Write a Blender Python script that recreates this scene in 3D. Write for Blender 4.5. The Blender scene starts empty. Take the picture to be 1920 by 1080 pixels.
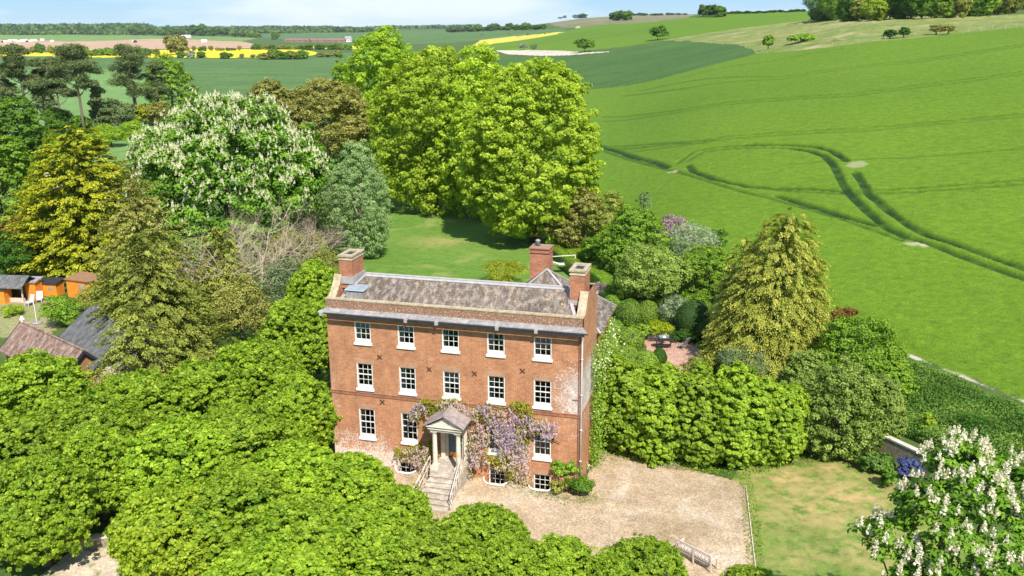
import bpy, math, random
import numpy as np
from mathutils import Matrix, Vector
PI = math.pi
R_ = math.radians
# ------------------------------------------------------------------ camera, sky, sun
scene = bpy.context.scene
C = scene.collection
CAM = np.array([25.211, -48.743, 25.847])
YAW, PIT, ROL, FPX = 0.26775, 0.27833, -0.00485, 1714.8
FW = np.array([-math.sin(YAW)*math.cos(PIT), math.cos(YAW)*math.cos(PIT), -math.sin(PIT)])
RT0 = np.array([math.cos(YAW), math.sin(YAW), 0.0]); UP0 = np.cross(RT0, FW)
RT = RT0*math.cos(ROL)+UP0*math.sin(ROL); UP = -RT0*math.sin(ROL)+UP0*math.cos(ROL)
cd = bpy.data.cameras.new('camera'); cam = bpy.data.objects.new('camera', cd); C.objects.link(cam)
cd.sensor_width = 36; cd.lens = FPX/1920*36; cd.clip_start = 0.5; cd.clip_end = 40000
m = Matrix.Identity(4)
for i in range(3):
    m[i][0] = RT[i]; m[i][1] = UP[i]; m[i][2] = -FW[i]; m[i][3] = CAM[i]
cam.matrix_world = m
scene.camera = cam
SUN_AZ, SUN_EL = R_(34), R_(48)          # azimuth to the right of the facade's normal
sdir = Vector((math.sin(SUN_AZ)*math.cos(SUN_EL), -math.cos(SUN_AZ)*math.cos(SUN_EL), math.sin(SUN_EL)))
sl = bpy.data.lights.new('sun', 'SUN'); sl.energy = 5.0; sl.angle = R_(0.5); sl.color = (1.0, 0.95, 0.86)
so = bpy.data.objects.new('sun', sl); C.objects.link(so); so.rotation_euler = sdir.to_track_quat('Z', 'Y').to_euler()
so.location = (60, -80, 90)
w = bpy.data.worlds.new('World'); scene.world = w; w.use_nodes = True
nt = w.node_tree; nt.nodes.clear()
wo = nt.nodes.new('ShaderNodeOutputWorld'); bg = nt.nodes.new('ShaderNodeBackground')
sky = nt.nodes.new('ShaderNodeTexSky'); sky.sky_type = 'NISHITA'; sky.sun_disc = False
sky.sun_elevation = SUN_EL; sky.sun_rotation = math.atan2(sdir.x, sdir.y); sky.altitude = 100
sky.air_density = 1.0; sky.dust_density = 0.25; sky.ozone_density = 3.0
tc = nt.nodes.new('ShaderNodeTexCoord'); mp = nt.nodes.new('ShaderNodeMapping'); mp.inputs['Scale'].default_value = (1.1, 1.1, 8.0)
nz = nt.nodes.new('ShaderNodeTexNoise'); nz.inputs['Scale'].default_value = 2.6; nz.inputs['Detail'].default_value = 7; nz.inputs['Roughness'].default_value = 0.55
cr = nt.nodes.new('ShaderNodeValToRGB'); cr.color_ramp.elements[0].position = 0.45; cr.color_ramp.elements[1].position = 0.66
cr.color_ramp.elements[1].color = (0.62, 0.62, 0.62, 1)
mxs = nt.nodes.new('ShaderNodeMix'); mxs.data_type = 'RGBA'; mxs.inputs[7].default_value = (8.4, 8.6, 8.6, 1)
nt.links.new(tc.outputs['Generated'], mp.inputs['Vector']); nt.links.new(mp.outputs[0], nz.inputs['Vector'])
nt.links.new(nz.outputs['Fac'], cr.inputs[0]); nt.links.new(cr.outputs[0], mxs.inputs[0])
sx = nt.nodes.new('ShaderNodeSeparateXYZ'); nt.links.new(tc.outputs['Generated'], sx.inputs[0])
gr_ = nt.nodes.new('ShaderNodeValToRGB'); els = gr_.color_ramp.elements; els.new(.5); els.new(.8)
for e_, (p_, c_) in zip(els, [(0.0, (.43, .64, .78)), (.035, (.28, .55, .80)), (.2, (.18, .42, .76)), (1.0, (.12, .26, .58))]): e_.position = p_; e_.color = c_+(1,)
gm = nt.nodes.new('ShaderNodeMix'); gm.data_type = 'RGBA'; gm.blend_type = 'MULTIPLY'; gm.inputs[0].default_value = 1; gm.inputs[7].default_value = (9.2, 9.2, 9.2, 1)
gm2 = nt.nodes.new('ShaderNodeMix'); gm2.data_type = 'RGBA'; gm2.inputs[0].default_value = .88
nt.links.new(sx.outputs['Z'], gr_.inputs[0]); nt.links.new(gr_.outputs[0], gm.inputs[6]); nt.links.new(sky.outputs[0], gm2.inputs[6]); nt.links.new(gm.outputs[2], gm2.inputs[7])
nt.links.new(gm2.outputs[2], mxs.inputs[6]); nt.links.new(mxs.outputs[2], bg.inputs[0])
bg.inputs[1].default_value = 0.097
nt.links.new(bg.outputs[0], wo.inputs[0])
scene.view_settings.view_transform = 'Standard'; scene.view_settings.look = 'None'
scene.view_settings.exposure = 0.5; scene.view_settings.gamma = 1
scene.cycles.max_bounces = 6; scene.cycles.diffuse_bounces = 3; scene.cycles.transmission_bounces = 4
scene.cycles.transparent_max_bounces = 6; scene.cycles.caustics_reflective = False; scene.cycles.caustics_refractive = False

# ------------------------------------------------------------------ helpers
def ray(x, y): return FW*FPX+RT*(x-960)-UP*(y-540)
def onZ(x, y, z):
    d = ray(x, y); t = (z-CAM[2])/d[2]; return CAM+d*t
def tag(o, label=None, cat=None, group=None, kind=None):
    if label: o['label'] = label
    if cat: o['category'] = cat
    if group: o['group'] = group
    if kind: o['kind'] = kind
    return o
def empty(name, loc=(0, 0, 0), rz=0, label=None, cat=None, group=None):
    o = bpy.data.objects.new(name, None); C.objects.link(o); o.location = loc; o.rotation_euler = (0, 0, rz)
    o.empty_display_size = 0.3
    return tag(o, label, cat, group)
KIDS = {}
def link(name, me, parent=None):
    o = bpy.data.objects.new(name, me); C.objects.link(o)
    if parent:
        o.parent = parent; KIDS.setdefault(parent.name, []).append(o)
    return o
def dup(root, loc, rz=0, sc=(1, 1, 1), label=None, group=None):
    r = root.copy(); C.objects.link(r); r.location = loc; r.rotation_euler = (0, 0, rz); r.scale = sc
    if label: r['label'] = label
    if group: r['group'] = group
    for ch in KIDS.get(root.name, []):
        c = ch.copy(); C.objects.link(c); c.parent = r; KIDS.setdefault(r.name, []).append(c)
        for g in KIDS.get(ch.name, []):
            d = g.copy(); C.objects.link(d); d.parent = c; KIDS.setdefault(c.name, []).append(d)
    return r
class MB:
    def __init__(s): s.v = []; s.f = []
    def quad(s, *p):
        n = len(s.v); s.v += [tuple(map(float, q)) for q in p]; s.f.append(tuple(range(n, n+len(p)))); return s
    def hexa(s, p):      # 8 points: bottom 4 ccw, top 4 ccw
        n = len(s.v); s.v += [tuple(map(float, q)) for q in p]
        for f in ((3, 2, 1, 0), (4, 5, 6, 7), (0, 1, 5, 4), (1, 2, 6, 5), (2, 3, 7, 6), (3, 0, 4, 7)): s.f.append(tuple(n+i for i in f))
        return s
    def box(s, x0, x1, y0, y1, z0, z1, rz=0, at=(0, 0, 0)):
        c, sn = math.cos(rz), math.sin(rz)
        return s.hexa([(at[0]+x*c-y*sn, at[1]+x*sn+y*c, at[2]+z) for x, y, z in ((x0, y0, z0), (x1, y0, z0), (x1, y1, z0), (x0, y1, z0), (x0, y0, z1), (x1, y0, z1), (x1, y1, z1), (x0, y1, z1))])
    def bar(s, a, b, w_, h_=None, up=(0, 0, 1)):
        a = Vector(a); b = Vector(b); d = (b-a).normalized(); up = Vector(up)
        if abs(d.dot(up)) > .98: up = Vector((0, 1, 0))
        x = d.cross(up).normalized(); y = x.cross(d); h_ = h_ or w_
        x *= w_/2; y *= h_/2
        return s.hexa([a-x-y, a+x-y, b+x-y, b-x-y, a-x+y, a+x+y, b+x+y, b-x+y])
    def tube(s, pts, rad, n=8, cap=True):
        pts = [Vector(p) for p in pts]; base = len(s.v); rad = rad if hasattr(rad, '__len__') else [rad]*len(pts)
        for i, p in enumerate(pts):
            d = (pts[min(i+1, len(pts)-1)]-pts[max(i-1, 0)]).normalized()
            u = d.cross(Vector((0, 0, 1)) if abs(d.z) < .95 else Vector((1, 0, 0))).normalized(); v = d.cross(u)
            for k in range(n):
                a = 2*PI*k/n; q = p+(u*math.cos(a)+v*math.sin(a))*rad[i]; s.v.append(tuple(q))
        for i in range(len(pts)-1):
            for k in range(n):
                a = base+i*n+k; b = base+i*n+(k+1) % n; s.f.append((a, a+n, b+n, b))
        if cap:
            s.f.append(tuple(base+k for k in range(n))); s.f.append(tuple(base+(len(pts)-1)*n+k for k in reversed(range(n))))
        return s
    def lathe(s, prof, n=16, at=(0, 0, 0)):
        base = len(s.v)
        for r, z in prof:
            for k in range(n):
                a = 2*PI*k/n; s.v.append((at[0]+r*math.cos(a), at[1]+r*math.sin(a), at[2]+z))
        for i in range(len(prof)-1):
            for k in range(n):
                a = base+i*n+k; b = base+i*n+(k+1) % n; s.f.append((a, b, b+n, a+n))
        s.f.append(tuple(base+k for k in reversed(range(n)))); s.f.append(tuple(base+(len(prof)-1)*n+k for k in range(n)))
        return s
    def build(s, name, mat, parent=None, smooth=False, bevel=0):
        me = bpy.data.meshes.new(name); me.from_pydata(s.v, [], s.f); me.validate(); me.update()
        if mat: me.materials.append(mat)
        if smooth: me.polygons.foreach_set('use_smooth', [True]*len(me.polygons))
        o = link(name, me, parent)
        if bevel:
            b = o.modifiers.new('bevel', 'BEVEL'); b.width = bevel; b.segments = 2; b.limit_method = 'ANGLE'
        return o

# ------------------------------------------------------------------ materials
def nmat(name):
    m_ = bpy.data.materials.new(name); m_.use_nodes = True; t = m_.node_tree; t.nodes.clear()
    o = t.nodes.new('ShaderNodeOutputMaterial'); return m_, t, o
def N(t, typ, **kw):
    n = t.nodes.new(typ)
    for k, v in kw.items():
        if k in n.inputs: n.inputs[k].default_value = v
        else: setattr(n, k, v)
    return n
def noise(t, vec, scale, detail=4, rough=.55, dist=0):
    n = N(t, 'ShaderNodeTexNoise'); n.inputs['Scale'].default_value = scale; n.inputs['Detail'].default_value = detail
    n.inputs['Roughness'].default_value = rough; n.inputs['Distortion'].default_value = dist
    t.links.new(vec, n.inputs['Vector']); return n.outputs['Fac']
def ramp(t, fac, stops):
    r = N(t, 'ShaderNodeValToRGB'); e = r.color_ramp.elements
    while len(e) < len(stops): e.new(.5)
    for i, (p, c) in enumerate(stops):
        e[i].position = p; e[i].color = (c if hasattr(c, '__len__') else (c, c, c))[:3]+(1,) if hasattr(c, '__len__') else (c, c, c, 1)
    t.links.new(fac, r.inputs[0]); return r.outputs[0]
def mix(t, fac, a, b, mode='MIX'):
    x = N(t, 'ShaderNodeMix', data_type='RGBA', blend_type=mode)
    for s_, i in ((fac, 0), (a, 6), (b, 7)):
        if isinstance(s_, bpy.types.NodeSocket): t.links.new(s_, x.inputs[i])
        elif hasattr(s_, '__len__'): x.inputs[i].default_value = tuple(s_)[:3]+(1,)
        else: x.inputs[i].default_value = s_
    return x.outputs[2]
def mapping(t, scale=(1, 1, 1), rot=(0, 0, 0), coord='Object'):
    c = N(t, 'ShaderNodeTexCoord'); mm = N(t, 'ShaderNodeMapping'); mm.inputs['Scale'].default_value = scale; mm.inputs['Rotation'].default_value = rot
    t.links.new(c.outputs[coord], mm.inputs['Vector']); return mm.outputs[0]
def finish(t, o, col, rough=.8, bump=None, bstr=.3, bdist=.05, spec=.3, metal=0):
    p = N(t, 'ShaderNodeBsdfPrincipled'); p.inputs['Roughness'].default_value = rough; p.inputs['Specular IOR Level'].default_value = spec; p.inputs['Metallic'].default_value = metal
    if isinstance(col, bpy.types.NodeSocket): t.links.new(col, p.inputs['Base Color'])
    else: p.inputs['Base Color'].default_value = tuple(col)[:3]+(1,)
    if bump is not None:
        b = N(t, 'ShaderNodeBump'); b.inputs['Strength'].default_value = bstr; b.inputs['Distance'].default_value = bdist
        t.links.new(bump, b.inputs['Height']); t.links.new(b.outputs[0], p.inputs['Normal'])
    t.links.new(p.outputs[0], o.inputs[0]); return p
def plain(name, c, rough=.7, var=.25, scale=6, metal=0, spec=.3, dirt=None):
    m_, t, o = nmat(name); v = mapping(t)
    n1 = noise(t, v, scale, 6, .65)
    col = ramp(t, n1, [(.3, tuple(x*(1-var) for x in c)), (.7, tuple(min(1, x*(1+var)) for x in c))])
    if dirt:
        n2 = noise(t, v, scale*.35, 8, .7); f = ramp(t, n2, [(.5, 0.), (.66, 1.)]); col = mix(t, f, col, dirt)
    finish(t, o, col, rough, n1, .25, .01, spec, metal); return m_
def attr(t, name):
    a = N(t, 'ShaderNodeAttribute'); a.attribute_name = name; return a.outputs['Fac']
def leafmat(name, dark, mid, light, trans=.35, gloss=.06, hue=.5):
    m_, t, o = nmat(name)
    a = attr(t, 'tint'); oi = N(t, 'ShaderNodeObjectInfo')
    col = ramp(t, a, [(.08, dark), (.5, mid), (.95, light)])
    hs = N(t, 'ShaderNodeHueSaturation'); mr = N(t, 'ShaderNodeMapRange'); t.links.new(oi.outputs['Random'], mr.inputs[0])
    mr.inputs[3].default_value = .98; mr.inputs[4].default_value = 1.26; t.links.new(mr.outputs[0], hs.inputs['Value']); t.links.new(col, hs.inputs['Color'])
    hs.inputs['Hue'].default_value = hue
    d = N(t, 'ShaderNodeBsdfDiffuse'); tr = N(t, 'ShaderNodeBsdfTranslucent'); g = N(t, 'ShaderNodeBsdfGlossy'); g.inputs['Roughness'].default_value = .6
    tcol = mix(t, 1.0, hs.outputs[0], (1.25, 1.25, .35), 'MULTIPLY')
    t.links.new(hs.outputs[0], d.inputs[0]); t.links.new(tcol, tr.inputs[0])
    m1 = N(t, 'ShaderNodeMixShader'); m1.inputs[0].default_value = trans; t.links.new(d.outputs[0], m1.inputs[1]); t.links.new(tr.outputs[0], m1.inputs[2])
    m2 = N(t, 'ShaderNodeMixShader'); m2.inputs[0].default_value = gloss*.3; t.links.new(m1.outputs[0], m2.inputs[1]); t.links.new(g.outputs[0], m2.inputs[2])
    t.links.new(m2.outputs[0], o.inputs[0]); return m_

# ------------------------------------------------------------------ terrain
G = -0.9
RS = np.array([0, 40, 60, 80, 100, 150, 200, 290, 350, 450, 570, 700, 900, 1100, 1300, 2000, 3000, 6000, 9000], float)
PROF = {
 -60: [G]*13+[G, -.5, 1, 6, 14, 10],
 -10: [G]*13+[G, -.5, 1, 5, 14, 10],
   0: [G]*6+[G, -.6, 0, 1, 3, 5, 9, 12, 14, 17, 22, 24, 20],
   6: [G]*5+[-.7, .5, 2.5, 4, 7, 10, 15, 22, 29, 33, 40, 60, 50, 30],
  12: [G]*4+[0, 4, 8, 14, 15, 17, 20, 26, 36, 39.5, 37, 42, 61, 50, 30],
  20: [G]*3+[-.9, 1, 7, 13, 21, 24, 28.5, 31, 34, 38, 39, 39, 45, 60, 50, 30],
  30: [G]*2+[-.9, -.5, 2, 9, 16, 25.5, 27.5, 30, 32, 35, 38, 39, 39, 45, 60, 50, 30],
  45: [G]*2+[-.9, 0, 3, 10.5, 18, 27, 29, 31, 33, 35, 38, 39, 39, 45, 60, 50, 30],
  60: [G]*2+[-.9, 0, 3, 10.5, 18, 27, 29, 31, 33, 35, 38, 39, 39, 45, 60, 50, 30]}
LR = np.linspace(0, 1, 420); RMAX = 9000.
RR = np.expm1(LR*math.log1p(RMAX/20))*20
AZS = np.arange(-60, 60.01, 1.0)
def build_table():
    keys = sorted(PROF); cols = []
    for k in keys:
        v = np.array(PROF[k]); cols.append(np.interp(np.log1p(RR/20), np.log1p(RS/20), v))
    cols = np.array(cols); T = np.empty((len(AZS), len(RR)))
    for j in range(len(RR)): T[:, j] = np.interp(AZS, keys, cols[:, j])
    def blur(A, n, ax):
        k = np.hanning(n+2)[1:-1]; k /= k.sum(); P = np.concatenate([np.repeat(np.take(A, [0], ax), n//2, ax), A, np.repeat(np.take(A, [-1], ax), n//2, ax)], ax)
        return np.apply_along_axis(lambda a: np.convolve(a, k, 'valid'), ax, P)
    T2 = blur(blur(T, 15, 1), 7, 0)
    near = np.clip((RR-50)/40, 0, 1)[None, :]
    return T*(1-near)+T2*near
TAB = build_table()
WELLS = [(4.95, .72), (10.84, .8), (13.67, .8)]
def hgt(x, y, detail=True):
    x = np.asarray(x, float); y = np.asarray(y, float); dx = x-CAM[0]; dy = y-CAM[1]
    r = np.hypot(dx, dy); az = np.degrees(np.arctan2(dx*RT0[0]+dy*RT0[1], -dx*math.sin(YAW)+dy*math.cos(YAW)))
    az = np.where(np.abs(az) > 59.9, np.sign(az)*59.9, az)
    fi = (az+60)/1.0; i = np.clip(fi.astype(int), 0, len(AZS)-2); a = fi-i
    fj = np.log1p(np.minimum(r, RMAX*.999)/20)/math.log1p(RMAX/20)*(len(RR)-1); j = np.clip(fj.astype(int), 0, len(RR)-2); b = fj-j
    z = (TAB[i, j]*(1-b)+TAB[i, j+1]*b)*(1-a)+(TAB[i+1, j]*(1-b)+TAB[i+1, j+1]*b)*a
    far = np.clip((r-120)/600, 0, 1)
    z = z+far*(1.1*np.sin(x/97+1.3)*np.cos(y/143)+.6*np.sin(x/41+y/53))
    if detail:
        for wx, wr in WELLS:
            q = ((x-wx)/wr)**2+((y+.0)/.75)**2; z = np.where((q < 1) & (np.abs(y) < 2), -1.45, z)
    return z
def hit(px, py, lift=0):
    d = ray(px, py); dh = math.hypot(d[0], d[1]); rr = np.geomspace(20, 8900, 6000); t = rr/dh
    P = CAM[None, :]+d[None, :]*t[:, None]; dz = P[:, 2]-(hgt(P[:, 0], P[:, 1], False)+lift); k = np.where(dz <= 0)[0]
    if len(k) == 0: return P[-1]
    k = k[0]; f = dz[k-1]/(dz[k-1]-dz[k]) if k else 0
    q = P[k-1]*(1-f)+P[k]*f if k else P[0]; q[2] = float(hgt(q[0], q[1], False)); return q
def hitR(px, r):           # ground point in the vertical plane of image column px (taken at the horizon row) at distance r
    d = ray(px, 50); d = d/math.hypot(d[0], d[1]); q = CAM+d*r; q[2] = float(hgt(q[0], q[1], False)); return q
def dist(p): return math.hypot(p[0]-CAM[0], p[1]-CAM[1])
def W2(pts): return np.array([hit(*p)[:2] for p in pts])
def inpoly(x, y, P):
    c = np.zeros(x.shape, bool); n = len(P); b = (x >= P[:, 0].min()) & (x <= P[:, 0].max()) & (y >= P[:, 1].min()) & (y <= P[:, 1].max())
    xs, ys = x[b], y[b]; cc = np.zeros(xs.shape, bool); j = n-1
    for i in range(n):
        xi, yi = P[i]; xj, yj = P[j]
        if yi != yj: cc ^= ((yi > ys) != (yj > ys)) & (xs < (xj-xi)*(ys-yi)/(yj-yi)+xi)
        j = i
    c[b] = cc; return c
def polydist(x, y, L, R):
    out = np.full(x.shape, 1e3)
    for (ax, ay), (bx, by) in zip(L[:-1], L[1:]):
        b = (x > min(ax, bx)-R) & (x < max(ax, bx)+R) & (y > min(ay, by)-R) & (y < max(ay, by)+R)
        if not b.any(): continue
        X = x[b]-ax; Y = y[b]-ay; ux, uy = bx-ax, by-ay; t = np.clip((X*ux+Y*uy)/(ux*ux+uy*uy+1e-9), 0, 1)
        out[b] = np.minimum(out[b], np.hypot(X-t*ux, Y-t*uy))
    return out
rng = np.random.default_rng(7)
def vnoise(x, y, s, seed=0):        # cheap smooth value noise
    g = np.random.default_rng(seed).random((64, 64)); X = x/s; Y = y/s; i = np.floor(X).astype(int); j = np.floor(Y).astype(int)
    a = X-i; b = Y-j; a = a*a*(3-2*a); b = b*b*(3-2*b); i0, i1, j0, j1 = i % 64, (i+1) % 64, j % 64, (j+1) % 64
    return (g[i0, j0]*(1-a)+g[i1, j0]*a)*(1-b)+(g[i0, j1]*(1-a)+g[i1, j1]*a)*b

WHEAT = W2([(1000, 345), (1040, 430), (1200, 440), (1340, 500), (1530, 580), (1690, 655), (1780, 697), (1930, 756), (2200, 870), (2600, 900), (2500, 40), (2100, 44), (1920, 53), (1830, 61), (1700, 74), (1560, 89), (1480, 97), (1415, 101), (1400, 107), (1330, 125), (1240, 148), (1170, 162), (1120, 167), (1060, 172), (900, 200)])
REG = [  # name, polygon (world), material key, label
 ('pasture', W2([(-400, 130), (200, 130), (300, 150), (420, 190), (470, 300), (-400, 330)]), 'pasture', 'pale green grazing pasture seen between the pine trunks'),
 ('crop_field', W2([(-500, 103), (40, 104), (180, 108), (250, 110), (400, 110), (620, 106), (650, 99), (700, 97), (780, 97), (780, 220), (640, 220), (420, 190), (300, 150), (200, 130), (100, 130), (-500, 130)]), 'cropteal', 'broad blue-green crop field behind the pines and chestnut'),
 ('rapeseed_field', W2([(-500, 97), (40, 97), (150, 100), (250, 96), (420, 92), (560, 93), (590, 98), (600, 102), (560, 106), (420, 109), (240, 109), (100, 106), (-500, 103)]), 'rape', 'bright yellow rapeseed field left of the tall trees'),
 ('rapeseed_field', W2([(572, 87), (660, 86), (700, 88), (700, 92), (575, 91)]), 'rape', 'small far sliver of yellow rapeseed above the hedge'),
 ('ploughed_field', W2([(-500, 74), (0, 75), (120, 78), (260, 74), (330, 73), (450, 78), (484, 85), (500, 90), (330, 92), (60, 93), (-500, 97)]), 'plough', 'pink-brown ploughed field at the far left'),
 ('meadow', W2([(-500, 64), (100, 65), (240, 66), (420, 69), (480, 72), (450, 78), (330, 73), (260, 74), (120, 78), (0, 75), (-500, 74)]), 'meadow', 'light green meadow beyond the ploughed field'),
 ('meadow', W2([(485, 66), (520, 62), (640, 61), (760, 60), (760, 70), (500, 72)]), 'cropteal', 'pale blue-green field around the far farm'),
 ('crop_field', W2([(640, 66), (700, 58), (900, 56), (1000, 55), (1062, 53), (1060, 59), (1000, 66), (905, 74), (840, 82), (640, 84)]), 'cropteal', 'dull blue-green field behind the beeches'),
 ('hillside', W2([(1050, 52), (1015, 44), (1030, 38), (1100, 33), (1200, 29), (1300, 27), (1290, 34), (1220, 42), (1140, 46), (1090, 52)]), 'hill', 'brownish far hillside under two dark copses'),
 ('crop_field', W2([(1120, 167), (1170, 162), (1240, 148), (1330, 125), (1400, 107), (1412, 95), (1380, 84), (1290, 77), (1250, 78), (1200, 88), (1130, 100), (1090, 103), (1000, 108), (900, 112), (800, 125), (800, 190), (1060, 172)]), 'cropdark', 'dark blue-green crop field in the dip beyond the beeches'),
 ('crop_field', W2([(900, 92), (940, 95), (1060, 98), (1100, 95), (1180, 87), (1240, 77), (1290, 69), (1400, 53), (1518, 38), (1530, 19), (1480, 21), (1400, 25), (1300, 33), (1220, 42), (1140, 46), (1090, 52), (1060, 59), (1000, 72), (930, 82), (880, 88)]), 'wheat', 'smooth bright green crop field on the far slope'),
 ('rapeseed_field', W2([(880, 88), (930, 82), (1000, 73), (1060, 61), (1040, 61), (960, 69), (900, 75)]), 'rapepale', 'thin yellow wedge of rapeseed on the far slope'),
 ('chalk_track', W2([(925, 95), (990, 94), (1060, 96), (1090, 98.5), (1140, 97), (1142, 98), (1100, 101.5), (1060, 104.5), (1010, 105), (950, 102)]), 'chalk', 'pale chalky bare ground behind the beeches'),
 ('rough_grassland', W2([(1240, 77), (1290, 68), (1400, 52), (1518, 38), (1700, 30), (1900, 28), (2400, 20), (2500, 40), (2100, 44), (1920, 53), (1830, 61), (1700, 74), (1560, 89), (1480, 97), (1415, 101), (1412, 95), (1380, 84), (1290, 77)]), 'rough', 'dry tussocky grass strip between crop and hilltop wood'),
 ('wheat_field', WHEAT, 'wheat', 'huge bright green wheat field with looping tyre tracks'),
 ('lawn', W2([(560, 300), (760, 290), (900, 330), (1010, 420), (1080, 440), (1135, 520), (1140, 600), (1000, 640), (640, 640), (600, 500)]), 'lawn', 'mown lawn behind the house running back to the beeches'),
 ('lawn', W2([(1379, 884), (1420, 862), (1560, 840), (1640, 842), (1700, 900), (1830, 1000), (2300, 1300), (1500, 1500), (1398, 1150), (1397, 1058)]), 'lawn2', 'patchy sun-dried lawn beside the gravel drive'),
 ('patio', W2([(1202, 642), (1215, 630), (1300, 632), (1330, 650), (1310, 690), (1275, 712), (1270, 740), (1250, 735), (1252, 690), (1225, 668)]), 'patio', 'small pink brick patio among clipped bushes'),
 ('gravel_drive', np.array([(-3, .2), (16.05, .2), (16.05, 12), (18.6, 12), (19.2, 8), (20.0, 5.5), (22.5, 4.2), (24.6, 3.6), (25.55, 2.9), (26.35, -7.0), (27.1, -16), (28, -30), (-2, -30), (-6, -12), (-3, -4)]), 'gravel', 'pinkish pea-gravel forecourt in front of the house'),
 ('path', W2([(-60, 1130), (60, 1085), (130, 1040), (150, 1005), (222, 995), (235, 1040), (240, 1200), (60, 1300), (-200, 1300)]), 'path', 'pale gravel path at the bottom left under the limes'),
 ('garden_yard', W2([(-60, 560), (60, 555), (110, 560), (115, 580), (105, 625), (-60, 640)]), 'yard', 'small back garden of beige paving and lawn by the orange sheds'),
]
MATK = {}
def field_mat(key, a, b, c=None, s1=.02, s2=1.5, bstr=.5, bdist=.15, stretch=(1, 1, 1), rot=0, fine=6.0, extra=None):
    m_, t, o = nmat('ground_'+key); v = mapping(t, stretch, (0, 0, rot)); v0 = mapping(t)
    big = noise(t, v, s1, 5, .6); med = noise(t, v, s2, 6, .7); fin = noise(t, v0, fine, 3, .75)
    col = ramp(t, big, [(.3, a), (.7, b)])
    mm_ = ramp(t, med, [(.28, .72), (.72, 1.28)]); col = mix(t, 1., col, mm_, 'MULTIPLY')
    ff = ramp(t, fin, [(.3, .62), (.7, 1.38)]); col = mix(t, .8, col, ff, 'MULTIPLY')
    if c is not None:
        n3 = noise(t, v0, s1*3.7, 8, .68, .4); f = ramp(t, n3, [(.52, 0.), (.66, 1.)]); col = mix(t, f, col, c)
    if extra: col = extra(t, col, v0)
    hh = mix(t, .5, med, fin)
    finish(t, o, col, .9, hh, bstr, bdist, .15); MATK[key] = m_; return m_
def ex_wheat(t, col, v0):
    col = mix(t, attr(t, 'rut'), col, (.012, .045, .008)); return mix(t, attr(t, 'bare'), col, (.46, .40, .28))  # rut colour: trampled stems plus shade of the crop's side walls, painted dark
def ex_lawn(t, col, v0):
    n = noise(t, v0, 1.1, 5, .7); f = mix(t, 1., attr(t, 'dry'), ramp(t, n, [(.36, 0.), (.56, 1.)]), 'MULTIPLY')
    return mix(t, f, col, (.43, .31, .13))
def ex_gravel(t, col, v0):
    n = noise(t, v0, 1.3, 6, .7); col = mix(t, mix(t, 1., attr(t, 'dry'), ramp(t, n, [(.3, .2), (.6, 1.)]), 'MULTIPLY'), col, (.27, .19, .10))
    vo = N(t, 'ShaderNodeTexVoronoi'); vo.inputs['Scale'].default_value = 14; t.links.new(v0, vo.inputs['Vector'])
    col = mix(t, .55, col, ramp(t, vo.outputs['Color'], [(.1, .45), (.9, 1.5)]), 'MULTIPLY')
    g_ = noise(t, v0, .9, 7, .75); gf = mix(t, 1., attr(t, 'bare'), ramp(t, g_, [(.45, 0.), (.6, 1.)]), 'MULTIPLY')
    return mix(t, gf, col, (.12, .17, .04))
field_mat('base', (.055, .10, .018), (.085, .14, .025), (.12, .13, .05), .08, .9, bstr=.8, extra=lambda t, c, v: mix(t, attr(t, 'bare'), c, (.52, .46, .34)))
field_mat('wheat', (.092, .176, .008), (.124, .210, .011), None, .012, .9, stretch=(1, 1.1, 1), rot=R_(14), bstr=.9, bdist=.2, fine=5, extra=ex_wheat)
field_mat('cropteal', (.078, .145, .036), (.10, .172, .045), None, .006, .05, stretch=(.3, 1, 1), fine=.3)
field_mat('cropdark', (.05, .105, .018), (.07, .135, .024), None, .01, .12, stretch=(.4, 1, 1), fine=1.0)
field_mat('pasture', (.13, .23, .06), (.17, .27, .08), None, .02, .3)
field_mat('meadow', (.11, .22, .04), (.20, .27, .07), None, .006, .05)
field_mat('rape', (.62, .50, .02), (.72, .60, .03), None, .01, .1, fine=.6)
field_mat('rapepale', (.50, .42, .06), (.58, .50, .08), None, .01, .1, fine=.6)
field_mat('plough', (.40, .25, .15), (.50, .33, .22), None, .008, .08, stretch=(.3, 1.5, 1), fine=.5)
field_mat('hill', (.16, .15, .06), (.24, .21, .11), (.09, .15, .06), .004, .03, fine=.2)
field_mat('chalk', (.48, .41, .32), (.58, .50, .40), None, .02, .3)
field_mat('rough', (.13, .19, .035), (.24, .25, .07), (.36, .30, .15), .012, .25, bstr=1, bdist=.4, stretch=(.5, 1.4, 1), rot=R_(10), fine=1.3)
field_mat('lawn', (.095, .19, .025), (.15, .245, .04), (.23, .27, .07), .05, 1.2, fine=7, stretch=(.6, 1.3, 1), extra=ex_lawn)
field_mat('lawn2', (.085, .165, .022), (.15, .23, .035), (.25, .26, .07), .16, 1.6, fine=8, bstr=.9, bdist=.08, extra=ex_lawn)
field_mat('patio', (.42, .24, .17), (.50, .31, .23), None, .5, 3)
field_mat('gravel', (.39, .285, .18), (.48, .36, .235), (.52, .43, .32), .12, 1.0, bstr=.7, bdist=.03, fine=9, extra=ex_gravel)
field_mat('path', (.50, .40, .29), (.62, .50, .38), (.20, .22, .06), .3, 1.5, fine=9, extra=None)
field_mat('yard', (.36, .27, .17), (.20, .25, .07), None, .25, 2)

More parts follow.
